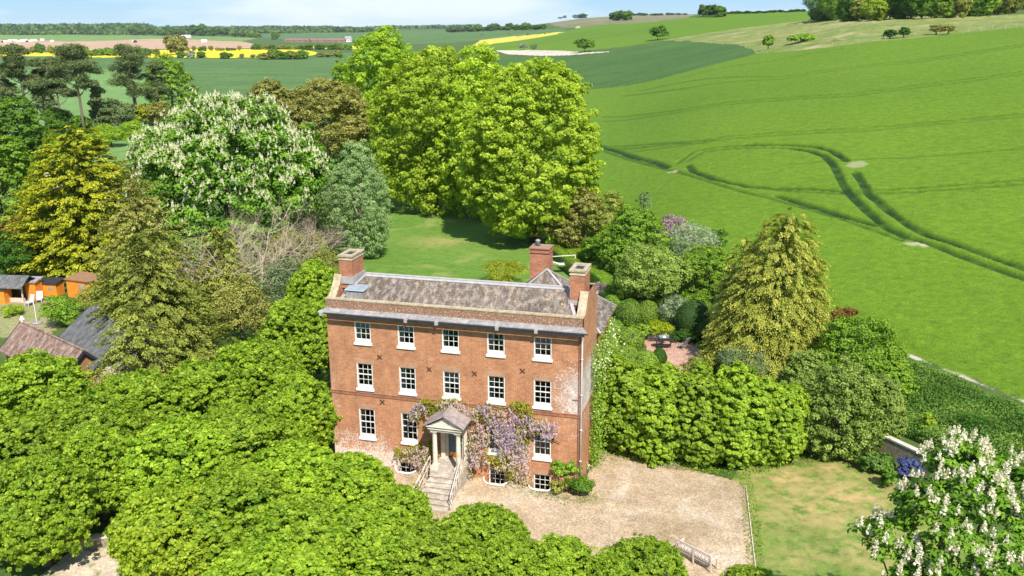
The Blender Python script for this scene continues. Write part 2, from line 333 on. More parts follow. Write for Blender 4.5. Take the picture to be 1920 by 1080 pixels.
def build_ground():
    rs = [3., 10, 18, 25, 30, 33]
    while rs[-1] < 8800:
        r = rs[-1]; rs.append(r+min(max(.08, 2.3*r*r/(FPX*26.7)), (.0045 if r < 310 else .0085 if r < 900 else .018)*r))
    rs = np.array(rs)
    az = np.concatenate([np.arange(-180, -42, 6.0), np.arange(-42, 44, .075), np.arange(44, 180.1, 6.0)])
    az[-1] = 180.
    fr = np.array([-math.sin(YAW), math.cos(YAW)]); rt = RT0[:2]
    A, RRg = np.meshgrid(np.radians(az), rs, indexing='ij')
    x = CAM[0]+RRg*(np.cos(A)*fr[0]+np.sin(A)*rt[0]); y = CAM[1]+RRg*(np.cos(A)*fr[1]+np.sin(A)*rt[1])
    nA, nR = x.shape; x = x.ravel(); y = y.ravel(); z = hgt(x, y)
    rr = RRg.ravel()
    reg = np.zeros(x.shape, np.int32)
    jx = (vnoise(x, y, 1.7, 31)+.6*vnoise(x, y, .6, 32)-.8)*np.clip(rr/90, .3, 1.3)*.9; jy = (vnoise(x, y, 1.7, 33)+.6*vnoise(x, y, .6, 34)-.8)*np.clip(rr/90, .3, 1.3)*.9
    for k, (nm, P, mk, lb) in enumerate(REG):
        a = .12 if mk == 'gravel' else .5 if mk == 'patio' else 1.0; reg[inpoly(x+jx*a, y+jy*a, P)] = k+1
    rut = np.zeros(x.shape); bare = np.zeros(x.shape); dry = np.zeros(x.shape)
    wh = np.isin(reg, [k+1 for k, r_ in enumerate(REG) if r_[0] == 'wheat_field'])
    iw = np.where(wh)[0]; xw, yw = x[iw], y[iw]
    def polyl(pts): return W2(pts)
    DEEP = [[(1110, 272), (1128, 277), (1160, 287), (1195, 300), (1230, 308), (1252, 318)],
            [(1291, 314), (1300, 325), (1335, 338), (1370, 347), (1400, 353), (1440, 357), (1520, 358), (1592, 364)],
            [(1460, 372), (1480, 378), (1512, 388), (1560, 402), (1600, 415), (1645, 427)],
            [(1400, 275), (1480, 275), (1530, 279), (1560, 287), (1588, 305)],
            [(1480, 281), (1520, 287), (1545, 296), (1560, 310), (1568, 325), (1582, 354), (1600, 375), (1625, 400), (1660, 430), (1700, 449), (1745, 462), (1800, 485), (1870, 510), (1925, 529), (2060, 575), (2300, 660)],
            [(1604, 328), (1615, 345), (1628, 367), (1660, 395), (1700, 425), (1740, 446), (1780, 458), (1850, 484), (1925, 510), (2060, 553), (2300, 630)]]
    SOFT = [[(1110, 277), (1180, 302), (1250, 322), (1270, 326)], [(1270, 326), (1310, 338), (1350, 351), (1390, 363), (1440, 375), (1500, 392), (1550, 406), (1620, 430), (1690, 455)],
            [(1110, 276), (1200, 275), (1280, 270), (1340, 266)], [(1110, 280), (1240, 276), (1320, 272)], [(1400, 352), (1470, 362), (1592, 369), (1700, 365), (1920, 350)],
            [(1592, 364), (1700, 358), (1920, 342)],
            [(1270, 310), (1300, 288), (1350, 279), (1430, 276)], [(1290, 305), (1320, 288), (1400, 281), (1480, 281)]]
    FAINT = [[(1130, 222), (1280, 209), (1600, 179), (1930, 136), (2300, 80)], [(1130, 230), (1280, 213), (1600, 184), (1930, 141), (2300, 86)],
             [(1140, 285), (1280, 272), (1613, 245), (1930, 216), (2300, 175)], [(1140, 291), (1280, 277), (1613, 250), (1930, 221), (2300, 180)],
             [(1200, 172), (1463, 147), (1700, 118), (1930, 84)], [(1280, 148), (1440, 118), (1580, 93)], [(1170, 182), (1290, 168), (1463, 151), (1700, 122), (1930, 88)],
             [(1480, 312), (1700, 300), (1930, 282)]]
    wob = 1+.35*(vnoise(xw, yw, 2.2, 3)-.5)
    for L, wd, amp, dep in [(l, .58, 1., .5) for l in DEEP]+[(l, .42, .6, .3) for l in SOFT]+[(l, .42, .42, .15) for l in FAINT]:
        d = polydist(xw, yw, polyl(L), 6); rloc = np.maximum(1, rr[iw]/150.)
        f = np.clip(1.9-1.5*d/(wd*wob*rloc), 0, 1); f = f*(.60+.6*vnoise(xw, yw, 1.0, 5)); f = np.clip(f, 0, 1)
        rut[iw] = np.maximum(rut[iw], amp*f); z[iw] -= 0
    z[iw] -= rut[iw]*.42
    z[iw] += (vnoise(xw, yw, .5, 8)-.5)*.07*np.clip(1.6-rr[iw]/250, .2, 1)+.38*np.clip(polydist(xw, yw, np.vstack([WHEAT, WHEAT[:1]]), 12)/2.2-.1, 0, 1)
    for px, py, rx, ry in [(1262, 325, .8, .5), (1606, 313, 1.3, 1.9), (1715, 463, 1.1, .5), (1735, 467, .7, .4)]:
        q = hit(px, py); d = np.hypot((xw-q[0])/rx, (yw-q[1])/ry); bare[iw] = np.maximum(bare[iw], (.42 if rx > 1.2 else .8)*np.clip((1.2-d+.6*(vnoise(xw, yw, .8, 9)-.5))*2.5, 0, 1))
    # chalk line along the foot of the wheat
    tl = W2([(1686, 656), (1720, 672), (1790, 700), (1850, 725), (1930, 757), (2050, 805), (2250, 885), (2500, 985)]); d = polydist(x, y, tl, 4)
    f = np.clip((.30-d+.9*(vnoise(x, y, 1.9, 11)-.5)+.3*(vnoise(x, y, .6, 12)-.5))*4, 0, .9); bare = np.maximum(bare, f)
    def spot(arr, px, py, rx, ry, amp=1, zz=G):
        q = onZ(px, py, zz); d = np.hypot((x-q[0])/rx, (y-q[1])/ry); return np.maximum(arr, amp*np.clip(1.25-d, 0, 1))
    for a_ in [(1480, 900, 3.2, 1.5), (1560, 880, 1.8, 1.2), (1600, 930, 3, 2.5), (1540, 960, 4, 3, .8), (1470, 890, 1.6, 1.5), (1480, 1050, 2, 2, .5), (815, 455, 4, 3, .55), (840, 452, 3, 2, .6), (1640, 1040, 3, 3, .7)]: dry = spot(dry, *a_)
    dry = spot(dry, 1550, 930, 8, 7, .7); GR = [k+1 for k, r_ in enumerate(REG) if r_[0] == 'gravel_drive'][0]
    for a_ in [(1270, 1000, 2.4, 1.7, .85), (1290, 985, 2.4, 1.2, .7), (1120, 850, 1.6, 2.6, .4), (1100, 870, 1, 2, .4)]: dry = spot(dry, *a_)
    for a_ in [(1230, 862, 3, .7), (1180, 850, 2, .7), (1090, 930, 1.6, 1.0), (1020, 925, 2.5, .6), (1330, 880, 2, .6), (1300, 868, 2, .6), (1150, 835, .8, 2.2, .9)]: bare = np.where(reg == GR, spot(bare, *a_), bare)
    lw = np.isin(reg, [k+1 for k, r_ in enumerate(REG) if r_[0] == 'lawn']); z += np.where(lw & (rr < 90), (vnoise(x, y, .45, 12)-.5)*.10+.03, 0)
    ro = np.isin(reg, [k+1 for k, r_ in enumerate(REG) if r_[0] == 'rough_grassland']); z += np.where(ro, (vnoise(x, y, 3, 13)-.5)*.9, 0)
    # faces
    i, j = np.meshgrid(np.arange(nA-1), np.arange(nR-1), indexing='ij'); i = i.ravel(); j = j.ravel()
    F = np.stack([i*nR+j, (i+1)*nR+j, (i+1)*nR+j+1, i*nR+j+1], 1)
    fr_ = reg[F[:, 0]]
    V = np.stack([x, y, z], 1)
    for k in range(len(REG)+1):
        Fk = F[fr_ == k]
        if not len(Fk): print('EMPTY REGION', k, REG[k-1][0]); continue
        u, inv = np.unique(Fk.ravel(), return_inverse=True); inv = inv.reshape(-1, 4)
        me = bpy.data.meshes.new('g'); me.vertices.add(len(u)); me.vertices.foreach_set('co', V[u].ravel().astype(np.float32))
        me.loops.add(len(inv)*4); me.loops.foreach_set('vertex_index', inv[:, ::-1].ravel().astype(np.int32))
        me.polygons.add(len(inv)); me.polygons.foreach_set('loop_start', np.arange(0, len(inv)*4, 4, dtype=np.int32))
        me.polygons.foreach_set('use_smooth', np.ones(len(inv), bool)); me.update()
        if me.polygons[0].normal.z < 0: me.flip_normals()
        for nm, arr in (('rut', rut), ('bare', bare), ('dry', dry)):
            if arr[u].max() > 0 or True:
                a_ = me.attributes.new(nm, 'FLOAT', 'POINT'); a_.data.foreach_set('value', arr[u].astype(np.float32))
        if k == 0: nm, mk, lb = 'ground', 'base', 'grassy and wooded ground around the house reaching to the horizon'
        else: nm, _, mk, lb = REG[k-1]
        me.name = nm; me.materials.append(MATK[mk]); o = link(nm, me); tag(o, lb, nm.replace('_', ' '), None, 'structure')
build_ground()

# ------------------------------------------------------------------ foliage
def unit(a): return a/(np.linalg.norm(a, axis=-1, keepdims=True)+1e-9)
def rdir(r_, n): return unit(r_.normal(size=(n, 3)))
def leaves_mesh(name, P, Nn, S, tint, mat, asp=.75, axis=None, fold=.18, rg=rng):
    n = len(P); a = axis if axis is not None else rdir(rg, n)
    a = unit(a-Nn*np.sum(a*Nn, 1, keepdims=True)); b = np.cross(Nn, a); S = S[:, None]
    V = np.stack([P-a*S*.5, P+b*S*.5*asp+Nn*S*fold, P+a*S*.55, P-b*S*.5*asp+Nn*S*fold], 1).reshape(-1, 3)
    me = bpy.data.meshes.new(name); me.vertices.add(n*4); me.vertices.foreach_set('co', V.ravel().astype(np.float32))
    me.loops.add(n*4); me.loops.foreach_set('vertex_index', np.arange(n*4, dtype=np.int32))
    me.polygons.add(n); me.polygons.foreach_set('loop_start', np.arange(0, n*4, 4, dtype=np.int32)); me.update()
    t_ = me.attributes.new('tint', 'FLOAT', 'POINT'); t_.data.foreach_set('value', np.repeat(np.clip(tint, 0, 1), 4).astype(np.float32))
    me.materials.append(mat); return me
def crown_points(lobes, nclump, cr, per, rg, flat=.65, up=.5, low=-.35, fill=.25, rnd=.6):
    Lc = np.array([l[:3] for l in lobes], float); Lr = np.array([l[3:6] for l in lobes], float)
    wgt = (Lr[:, 0]*Lr[:, 1]+Lr[:, 0]*Lr[:, 2]); wgt /= wgt.sum()
    P = []; D = []; tot = 0
    for _ in range(30):
        k = rg.choice(len(Lc), nclump*2, p=wgt); d = rdir(rg, nclump*2); d = d[d[:, 2] > low]; k = k[:len(d)]
        p = Lc[k]+d*Lr[k]*(rg.uniform(.82, 1.06, (len(d), 1))+(rg.random((len(d), 1)) < .14)*rg.uniform(.04, .16, (len(d), 1)))
        q = np.linalg.norm((p[:, None, :]-Lc[None])/Lr[None], axis=2); q[np.arange(len(p)), k] = 9
        ok = q.min(1) > .86 if len(Lc) > 1 else np.ones(len(p), bool)
        nn = unit(d/Lr[k]); P.append(p[ok]); D.append(nn[ok]); tot += ok.sum()
        if tot >= nclump: break
    P = np.concatenate(P)[:nclump]; D = np.concatenate(D)[:nclump]; n = len(P)
    cs = cr*rg.uniform(.6, 1.35, n); ct = rg.normal(.5, .15, n)
    k = np.repeat(np.arange(n), per); off = rdir(rg, len(k))*(rg.random((len(k), 1))**.45); off[:, 2] *= flat
    pos = P[k]+off*cs[k][:, None]
    nn = unit(D[k]*.55+np.array([0, 0, up])+off*.6+rdir(rg, len(k))*rnd)
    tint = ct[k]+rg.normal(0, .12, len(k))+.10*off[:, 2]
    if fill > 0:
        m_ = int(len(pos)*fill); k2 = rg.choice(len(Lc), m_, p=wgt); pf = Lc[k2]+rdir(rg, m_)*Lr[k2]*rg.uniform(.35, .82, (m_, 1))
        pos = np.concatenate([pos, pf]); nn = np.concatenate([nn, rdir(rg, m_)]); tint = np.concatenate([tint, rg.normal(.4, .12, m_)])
        k = np.concatenate([k, np.full(m_, -1)])
    return pos, nn, tint, k, P, D
def auto_lobes(rg, rx, rz, zc, n, sub=.42, ry=None, taper=0.0, main=.72):
    ry = ry or rx; L = [(0, 0, zc, rx*main, ry*main, rz*main)]
    for i in range(n):
        d = rdir(rg, 1)[0]; d[2] = d[2]*.9+.12; s = rg.uniform(.75, 1.25)*sub; tp = 1-taper*max(0, d[2])
        L.append((d[0]*rx*.68*tp, d[1]*ry*.68*tp, zc+d[2]*rz*.68, rx*s, ry*s, rz*s*.85))
    return L
def trunk(rg, h, r0, lobes, nb=7, lean=.0, bark=None):
    b = MB(); pts = [Vector((lean*h*(i/5)**2*.3+rg.normal(0, .03)*h*.1*(i > 0), rg.normal(0, .03)*h*.1*(i > 0), h*i/5-.15*(i == 0))) for i in range(6)]
    b.tube(pts, [r0*(1.25 if i == 0 else 1-.13*i) for i in range(6)], 9)
    Lc = [l for l in lobes]; idx = rg.permutation(len(Lc))[:nb]
    for i in idx:
        e = Vector(Lc[i][:3]); t_ = rg.uniform(.5, 1); s = pts[0].lerp(pts[-1], t_); mid = s.lerp(e, .5)+Vector((0, 0, -.06*h))+Vector(rg.normal(0, .05*h, 3))
        b.tube([s, mid, e], [r0*.45, r0*.28, r0*.08], 6)
    return b
def make_tree(name, lobes, nclump, cr, per, ls, mat, bark, seed, th=None, tr=.3, label=None, cat='tree', group=None, asp=.75, flat=.65, up=.5, low=-.35, fill=.25, rnd=.6, axis=None, nb=7, fold=.18, part='crown', blossom=None, loc=(0, 0, 0), droop=0):
    rg = np.random.default_rng(seed)
    pos, nn, tint, k, P, D = crown_points(lobes, nclump, cr, per, rg, flat, up, low, fill, rnd)
    S = ls*rg.uniform(.65, 1.3, len(pos)); ax = None
    if droop:
        ax = rdir(rg, len(pos))*.5+np.array([0, 0, -droop]); c0 = pos*np.array([1, 1, 0]); ax = ax+unit(c0)*.6
    root = empty(name, loc, 0, label, cat, group)
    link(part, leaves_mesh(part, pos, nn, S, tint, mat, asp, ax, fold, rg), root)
    if th: trunk(rg, th, tr, lobes, nb).build('trunk', bark, root, True)
    if blossom:
        bm, n, sz, lowz = blossom; sel = D[:, 2] > lowz; Pb = P[sel]; Db = D[sel]; ii = rg.integers(0, len(Pb), n)
        Q = Pb[ii]+Db[ii]*cr*.55+rg.normal(0, cr*.4, (n, 3)); pp = []; NN = []; AX = []; TT = []; SS = []
        for kx in range(7):
            z = kx/7; wd = (1-z)**.7*.24
            for q in range(4):
                o_ = rdir(rg, n)*wd*sz; o_[:, 2] = z*sz; pp.append(Q+o_); NN.append(unit(o_*[1, 1, 0]+rdir(rg, n)*.4)); SS.append(np.full(n, sz*.27*(1.2-z*.8))); TT.append(rg.normal(.6, .2, n))
        link('blossom', leaves_mesh('blossom', np.concatenate(pp), np.concatenate(NN), np.concatenate(SS), np.concatenate(TT), bm, .9, None, .1, rg), root)
    return root
def shrub(name, loc, rx, ry, rz, ls, mat, seed, label, nclump=120, per=26, cr=None, n=8, sub=.42, cat='shrub', group=None, zc=None, asp=.75, blossom=None, rz_=0, up=.5, fill=.3, stems=True, flat=.65, rnd=.6, low=-.3, droop=0, main=.72):
    rg = np.random.default_rng(seed); lob = auto_lobes(rg, rx, rz, zc if zc is not None else rz*.85, n, sub, ry, main=main)
    r = make_tree(name, lob, nclump, cr or rx*.2, per, ls, mat, M['bark'], seed, (rz*.9 if stems else None), .06+.02*rx, label, cat, group, asp=asp, up=up, fill=fill, part='foliage', nb=6, loc=loc, blossom=blossom, flat=flat, rnd=rnd, low=low, droop=droop)
    r.rotation_euler = (0, 0, rz_); return r
def topiary(name, loc, rx, ry, rz, mat, seed, label, n=5200, ls=.085, core=None, rz_=0, box=False, cat='clipped shrub', group=None):
    rg = np.random.default_rng(seed); d = rdir(rg, n); d = d[d[:, 2] > -.6]
    if box:
        q = d/np.abs(d).max(1, keepdims=True); d0 = unit(np.sign(q)*(np.abs(q)**6)); sh = q
    else:
        wv = 1+.045*np.sin(d[:, 0:1]*5+seed)*np.cos(d[:, 1:2]*6+seed*2)+.03*np.sin(d[:, 2:3]*9); sh = d*wv; d0 = d
    pos = sh*np.array([rx, ry, rz])*rg.uniform(.95, 1.02, (len(d), 1))+np.array([0, 0, rz*.6 if not box else rz])
    nn = unit(d0/np.array([rx, ry, rz])+rdir(rg, len(d))*.55/rx)
    root = empty(name, loc, rz_, label, cat, group)
    link('foliage', leaves_mesh('foliage', pos, nn, ls*rg.uniform(.7, 1.4, len(pos)), rg.normal(.5, .2, len(pos)), mat, .8, None, .15, rg), root)
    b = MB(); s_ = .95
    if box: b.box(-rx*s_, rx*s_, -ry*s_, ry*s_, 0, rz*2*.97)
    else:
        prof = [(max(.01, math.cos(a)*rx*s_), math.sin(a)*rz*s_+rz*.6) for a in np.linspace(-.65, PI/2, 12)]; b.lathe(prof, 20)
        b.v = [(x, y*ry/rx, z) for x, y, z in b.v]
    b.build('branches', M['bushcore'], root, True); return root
def bare_branches(rg, base, dirv, L, r, depth, b, n=3, spread=.65, upb=.15):
    stack = [(Vector(base), Vector(dirv), L, r, depth)]
    while stack:
        p, d, l, rad, dep = stack.pop(); d = d.normalized(); m1 = p+d*l*.5+Vector(rg.normal(0, l*.06, 3)); e = p+d*l+Vector(rg.normal(0, l*.08, 3))
        b.tube([p, m1, e], [rad, rad*.8, rad*.6], 5 if dep > 3 else 3, cap=False)
        if dep <= 0: continue
        for i in range(n if rg.random() > .2 else n-1):
            nd = (d+Vector(rg.normal(0, spread, 3))+Vector((0, 0, upb))).normalized(); st = p.lerp(e, rg.uniform(.55, 1))
            stack.append((st, nd, l*rg.uniform(.62, .86), rad*.58, dep-1))

LM = dict(
 lime=leafmat('leaf_lime', (.09, .18, .006), (.26, .39, .018), (.46, .56, .045), .48, .08),
 limeyel=leafmat('leaf_lime_yellow', (.12, .21, .008), (.32, .43, .02), (.50, .58, .05), .48, .08),
 hedge=leafmat('leaf_hedge', (.10, .20, .006), (.27, .41, .018), (.48, .58, .05), .46, .08),
 beech=leafmat('leaf_beech', (.17, .27, .014), (.37, .49, .035), (.56, .64, .08), .5, .05),
 beechdk=leafmat('leaf_beech_dark', (.12, .21, .012), (.28, .42, .025), (.43, .54, .05), .48, .05),
 chestnut=leafmat('leaf_chestnut', (.06, .15, .008), (.14, .29, .015), (.24, .40, .035), .3, .06),
 white=leafmat('petal_white', (.56, .52, .38), (.72, .69, .53), (.78, .76, .62), .3, .02),
 pinkwhite=leafmat('petal_pinkwhite', (.60, .53, .40), (.78, .71, .58), (.78, .76, .64), .3, .02),
 gold=leafmat('leaf_gold', (.10, .135, .006), (.26, .29, .014), (.46, .44, .03), .25, .04),
 goldcon=leafmat('leaf_goldcon', (.13, .165, .02), (.31, .34, .05), (.52, .50, .10), .25, .04),
 olive=leafmat('leaf_olive', (.105, .13, .02), (.235, .265, .045), (.39, .41, .08), .25, .03),
 brownolive=leafmat('leaf_brownolive', (.12, .13, .02), (.26, .26, .06), (.40, .39, .11), .25, .03),
 pine=leafmat('leaf_pine', (.05, .08, .02), (.12, .16, .055), (.21, .25, .09), .15, .03),
 dark=leafmat('leaf_dark', (0.039, 0.103, 0.008), (0.104, 0.218, 0.013), (0.195, 0.322, 0.025), .3, .05),
 mid=leafmat('leaf_mid', (0.081, 0.180, 0.010), (0.189, 0.324, 0.023), (0.311, 0.444, 0.040), .34, .06),
 birch=leafmat('leaf_birch', (.16, .25, .09), (.30, .42, .17), (.45, .56, .28), .38, .05),
 grey=leafmat('leaf_grey', (0.161, 0.207, 0.115), (0.299, 0.356, 0.218), (0.483, 0.529, 0.380), .25, .04),
 greygreen=leafmat('leaf_greygreen', (0.084, 0.138, 0.056), (0.180, 0.250, 0.106), (0.300, 0.375, 0.175), .25, .04),
 elder=leafmat('leaf_elder', (.09, .15, .02), (.22, .31, .05), (.36, .45, .10), .3, .06),
 yellow=leafmat('leaf_yellow', (.20, .28, 0.006), (.38, .46, 0.011), (.55, .58, 0.028), .35, .05),
 box=leafmat('leaf_box', (.12, .22, .015), (.22, .34, .03), (.30, .40, .05), .25, .05),
 boxdk=leafmat('leaf_boxdark', (.02, .07, 0.006), (.045, .12, 0.008), (.08, .17, 0.014), .25, .05),
 purple=leafmat('petal_purple', (.12, .07, .08), (.33, .22, .26), (.62, .47, .55), .25, .03),
 wist=leafmat('petal_wisteria', (.60, .50, .38), (.62, .48, .47), (.50, .39, .56), .35, .02),
 wleaf=leafmat('leaf_wisteria', (.10, .12, 0.011), (.24, .25, 0.022), (.40, .36, 0.033), .35, .05),
 blue=leafmat('petal_blue', (.03, .04, .10), (.07, .09, .22), (.15, .18, .40), .25, .03),
 red=leafmat('leaf_redbrown', (.12, .05, 0.014), (.20, .09, 0.028), (.28, .15, 0.050), .25, .03),
 weed=leafmat('leaf_weed', (.05, .13, .015), (.125, .23, .035), (.21, .32, .06), .3, .04),
 haze1=leafmat('leaf_far', (.05, .10, 0.019), (.09, .155, 0.028), (.13, .20, 0.041), .25, .0),
)
M = dict(
 bark=plain('bark', (.13, .10, .07), .9, .4, 5), pinebark=plain('pine_bark', (.15, .125, .08), .9, .4, 3), palebark=plain('pale_bark', (.36, .31, .24), .9, .3, 4),
 twig=plain('bare_twig', (.47, .38, .26), .9, .25, 3), twigdk=plain('bare_twig_brown', (.30, .23, .17), .9, .25, 3), mossbark=plain('moss_bark', (.20, .20, .06), .9, .4, 5),
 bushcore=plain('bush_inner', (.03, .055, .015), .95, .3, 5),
)

# ------------------------------------------------------------------ house materials
def brickmat(name, patch=True, base=((.53, .20, .08), (.375, .135, .057)), mortar=(.45, .325, .225), axis='x'):
    m_, t, o = nmat(name); tcn = N(t, 'ShaderNodeTexCoord'); sp = N(t, 'ShaderNodeSeparateXYZ'); t.links.new(tcn.outputs['Object'], sp.inputs[0])
    cb = N(t, 'ShaderNodeCombineXYZ'); ad = N(t, 'ShaderNodeMath', operation='ADD'); t.links.new(sp.outputs['X'], ad.inputs[0]); t.links.new(sp.outputs['Y'], ad.inputs[1])
    t.links.new(ad.outputs[0], cb.inputs['X']); t.links.new(sp.outputs['Z'], cb.inputs['Y'])
    br = N(t, 'ShaderNodeTexBrick'); t.links.new(cb.outputs[0], br.inputs['Vector']); br.inputs['Scale'].default_value = 1
    br.inputs['Brick Width'].default_value = .23; br.inputs['Row Height'].default_value = .078; br.inputs['Mortar Size'].default_value = .011; br.inputs['Mortar Smooth'].default_value = .3
    br.inputs['Color1'].default_value = base[0]+(1,); br.inputs['Color2'].default_value = base[1]+(1,); br.inputs['Mortar'].default_value = mortar+(1,)
    v = tcn.outputs['Object']; col = br.outputs['Color']
    col = mix(t, 1., col, ramp(t, noise(t, v, 1.1, 6, .7), [(.3, (.72, .70, .68)), (.7, (1.2, 1.22, 1.18))]), 'MULTIPLY')
    col = mix(t, .7, col, ramp(t, noise(t, v, 14, 3, .7), [(.3, .65), (.7, 1.4)]), 'MULTIPLY')
    if patch:
        def lin(sock, a, b_):
            mr = N(t, 'ShaderNodeMapRange'); mr.inputs[1].default_value = a; mr.inputs[2].default_value = b_; t.links.new(sock, mr.inputs[0]); return mr.outputs[0]
        def mul(a, b_, op='MULTIPLY'):
            x = N(t, 'ShaderNodeMath', operation=op)
            for q, i in ((a, 0), (b_, 1)):
                if isinstance(q, bpy.types.NodeSocket): t.links.new(q, x.inputs[i])
                else: x.inputs[i].default_value = q
            x.use_clamp = True; return x.outputs[0]
        X, Z = sp.outputs['X'], sp.outputs['Z']
        n1 = noise(t, v, 1.6, 4, .6); sp1 = noise(t, v, 9, 5, .75)
        # pale efflorescence: right end of the middle storey, bottom left, around the middle
        a = mul(mul(lin(X, 12.2, 16.6), lin(Z, 8.2, 5.8)), lin(Z, 3.85, 4.0))
        b_ = mul(mul(lin(X, 6.5, 3.2), lin(Z, 3.4, .2)), .62); c_ = mul(mul(lin(X, 14.0, 12.0), lin(X, 9.5, 11.)), mul(lin(Z, 3.2, 2.2), lin(Z, -.2, .6)))
        d_ = mul(lin(X, 2.2, .2), lin(Z, 7.8, 5.5)); e_ = mul(lin(Z, .7, -.3), lin(X, 8, 5)); h_ = mul(mul(lin(X, 13.6, 15.4), .8), mul(lin(Z, 4., 3.6), lin(Z, 1.2, 2.6)))
        cov = mul(mul(mul(a, .95), mul(b_, c_, 'MAXIMUM'), 'MAXIMUM'), mul(mul(d_, .35), mul(e_, mul(h_, .5), 'MAXIMUM'), 'MAXIMUM'), 'MAXIMUM')
        cov = mul(cov, .13, 'ADD')
        thr = mul(mul(1.0, sp1, 'SUBTRACT'), mul(n1, .35), 'ADD')     # small where noise is high
        thr2 = mul(thr, mul(cov, .38), 'SUBTRACT'); f = ramp(t, thr2, [(.36, 1.), (.43, 0.)])
        col = mix(t, mul(f, .85), col, ramp(t, noise(t, v, 5, 4, .6), [(.4, (.60, .52, .46)), (.6, (.72, .68, .62))]))
        gr = mul(mul(mul(lin(X, 14.4, 15.5), lin(Z, 7.0, 6.0)), mul(lin(Z, 4.2, 4.6), ramp(t, n1, [(.42, 0.), (.55, 1.)]))), .8)
        col = mix(t, mul(gr, .75), col, (.40, .36, .32))
        st = mul(ramp(t, noise(t, mapping(t, (5, 5, .5)), 1, 4, .6), [(.55, 0.), (.72, 1.)]), .35); col = mix(t, st, col, (.16, .09, .05))
    finish(t, o, col, .88, br.outputs['Fac'], -.5, .008, .2); return m_
M['brick'] = brickmat('red_brick'); M['brickc'] = brickmat('chimney_brick', False, ((.50, .16, .07), (.30, .10, .055)), (.40, .28, .2))
M['brickdk'] = brickmat('rubbed_brick', False, ((.40, .14, .07), (.30, .10, .05)), (.30, .2, .14))
def parapetmat():
    m_, t, o = nmat('lichened_parapet'); v = mapping(t); n1 = noise(t, v, 9, 6, .75); n2 = noise(t, v, 2, 5, .7)
    col = ramp(t, n2, [(.35, (.20, .10, .055)), (.65, (.30, .16, .09))]); f = ramp(t, n1, [(.52, 0.), (.60, .8)]); col = mix(t, f, col, (.52, .44, .38)); finish(t, o, col, .9, n1, .4, .02); return m_
M['parapet'] = parapetmat()
def slatemat(name, a, b, lich=(.55, .50, .44), lam=.5, orange=True, rw=.34, rh=.26, lt=.62):
    m_, t, o = nmat(name); tcn = N(t, 'ShaderNodeTexCoord'); v = tcn.outputs['UV'] if 0 else tcn.outputs['Object']
    sp = N(t, 'ShaderNodeSeparateXYZ'); t.links.new(v, sp.inputs[0]); cb = N(t, 'ShaderNodeCombineXYZ'); t.links.new(sp.outputs['X'], cb.inputs['X'])
    ad = N(t, 'ShaderNodeMath', operation='ADD'); t.links.new(sp.outputs['Y'], ad.inputs[0]); t.links.new(sp.outputs['Z'], ad.inputs[1]); t.links.new(ad.outputs[0], cb.inputs['Y'])
    br = N(t, 'ShaderNodeTexBrick'); t.links.new(cb.outputs[0], br.inputs['Vector']); br.inputs['Scale'].default_value = 1
    br.inputs['Brick Width'].default_value = rw; br.inputs['Row Height'].default_value = rh; br.inputs['Mortar Size'].default_value = .014
    br.inputs['Color1'].default_value = a+(1,); br.inputs['Color2'].default_value = b+(1,); br.inputs['Mortar'].default_value = tuple(x*.4 for x in a)+(1,)
    col = mix(t, 1., br.outputs['Color'], ramp(t, noise(t, mapping(t, (1, .35, .35)), 1.6, 6, .7), [(.3, .6), (.7, 1.5)]), 'MULTIPLY')
    n1 = noise(t, mapping(t, (1, .55, .55)), 3.4, 8, .72); f = ramp(t, n1, [(lt-.14, 0.), (lt+.03, lam)]); col = mix(t, f, col, lich)
    if orange:
        n2 = noise(t, v, 1.7, 4, .7); f = ramp(t, n2, [(.62, 0.), (.66, .8)]); col = mix(t, f, col, (.55, .34, .08))
    finish(t, o, col, .75, br.outputs['Fac'], -.6, .02, .35); return m_
M['slate'] = slatemat('old_slate', (.15, .11, .085), (.105, .08, .064), (.42, .36, .29), .65, True, .34, .26, .60)
M['slate2'] = slatemat('barn_slate', (.13, .13, .125), (.10, .10, .10), (.30, .29, .25), .5, False, .3, .22)
M['tile'] = slatemat('garage_tile', (.23, .12, .085), (.19, .11, .08), (.42, .36, .30), .7, False, .6, .36, .60)
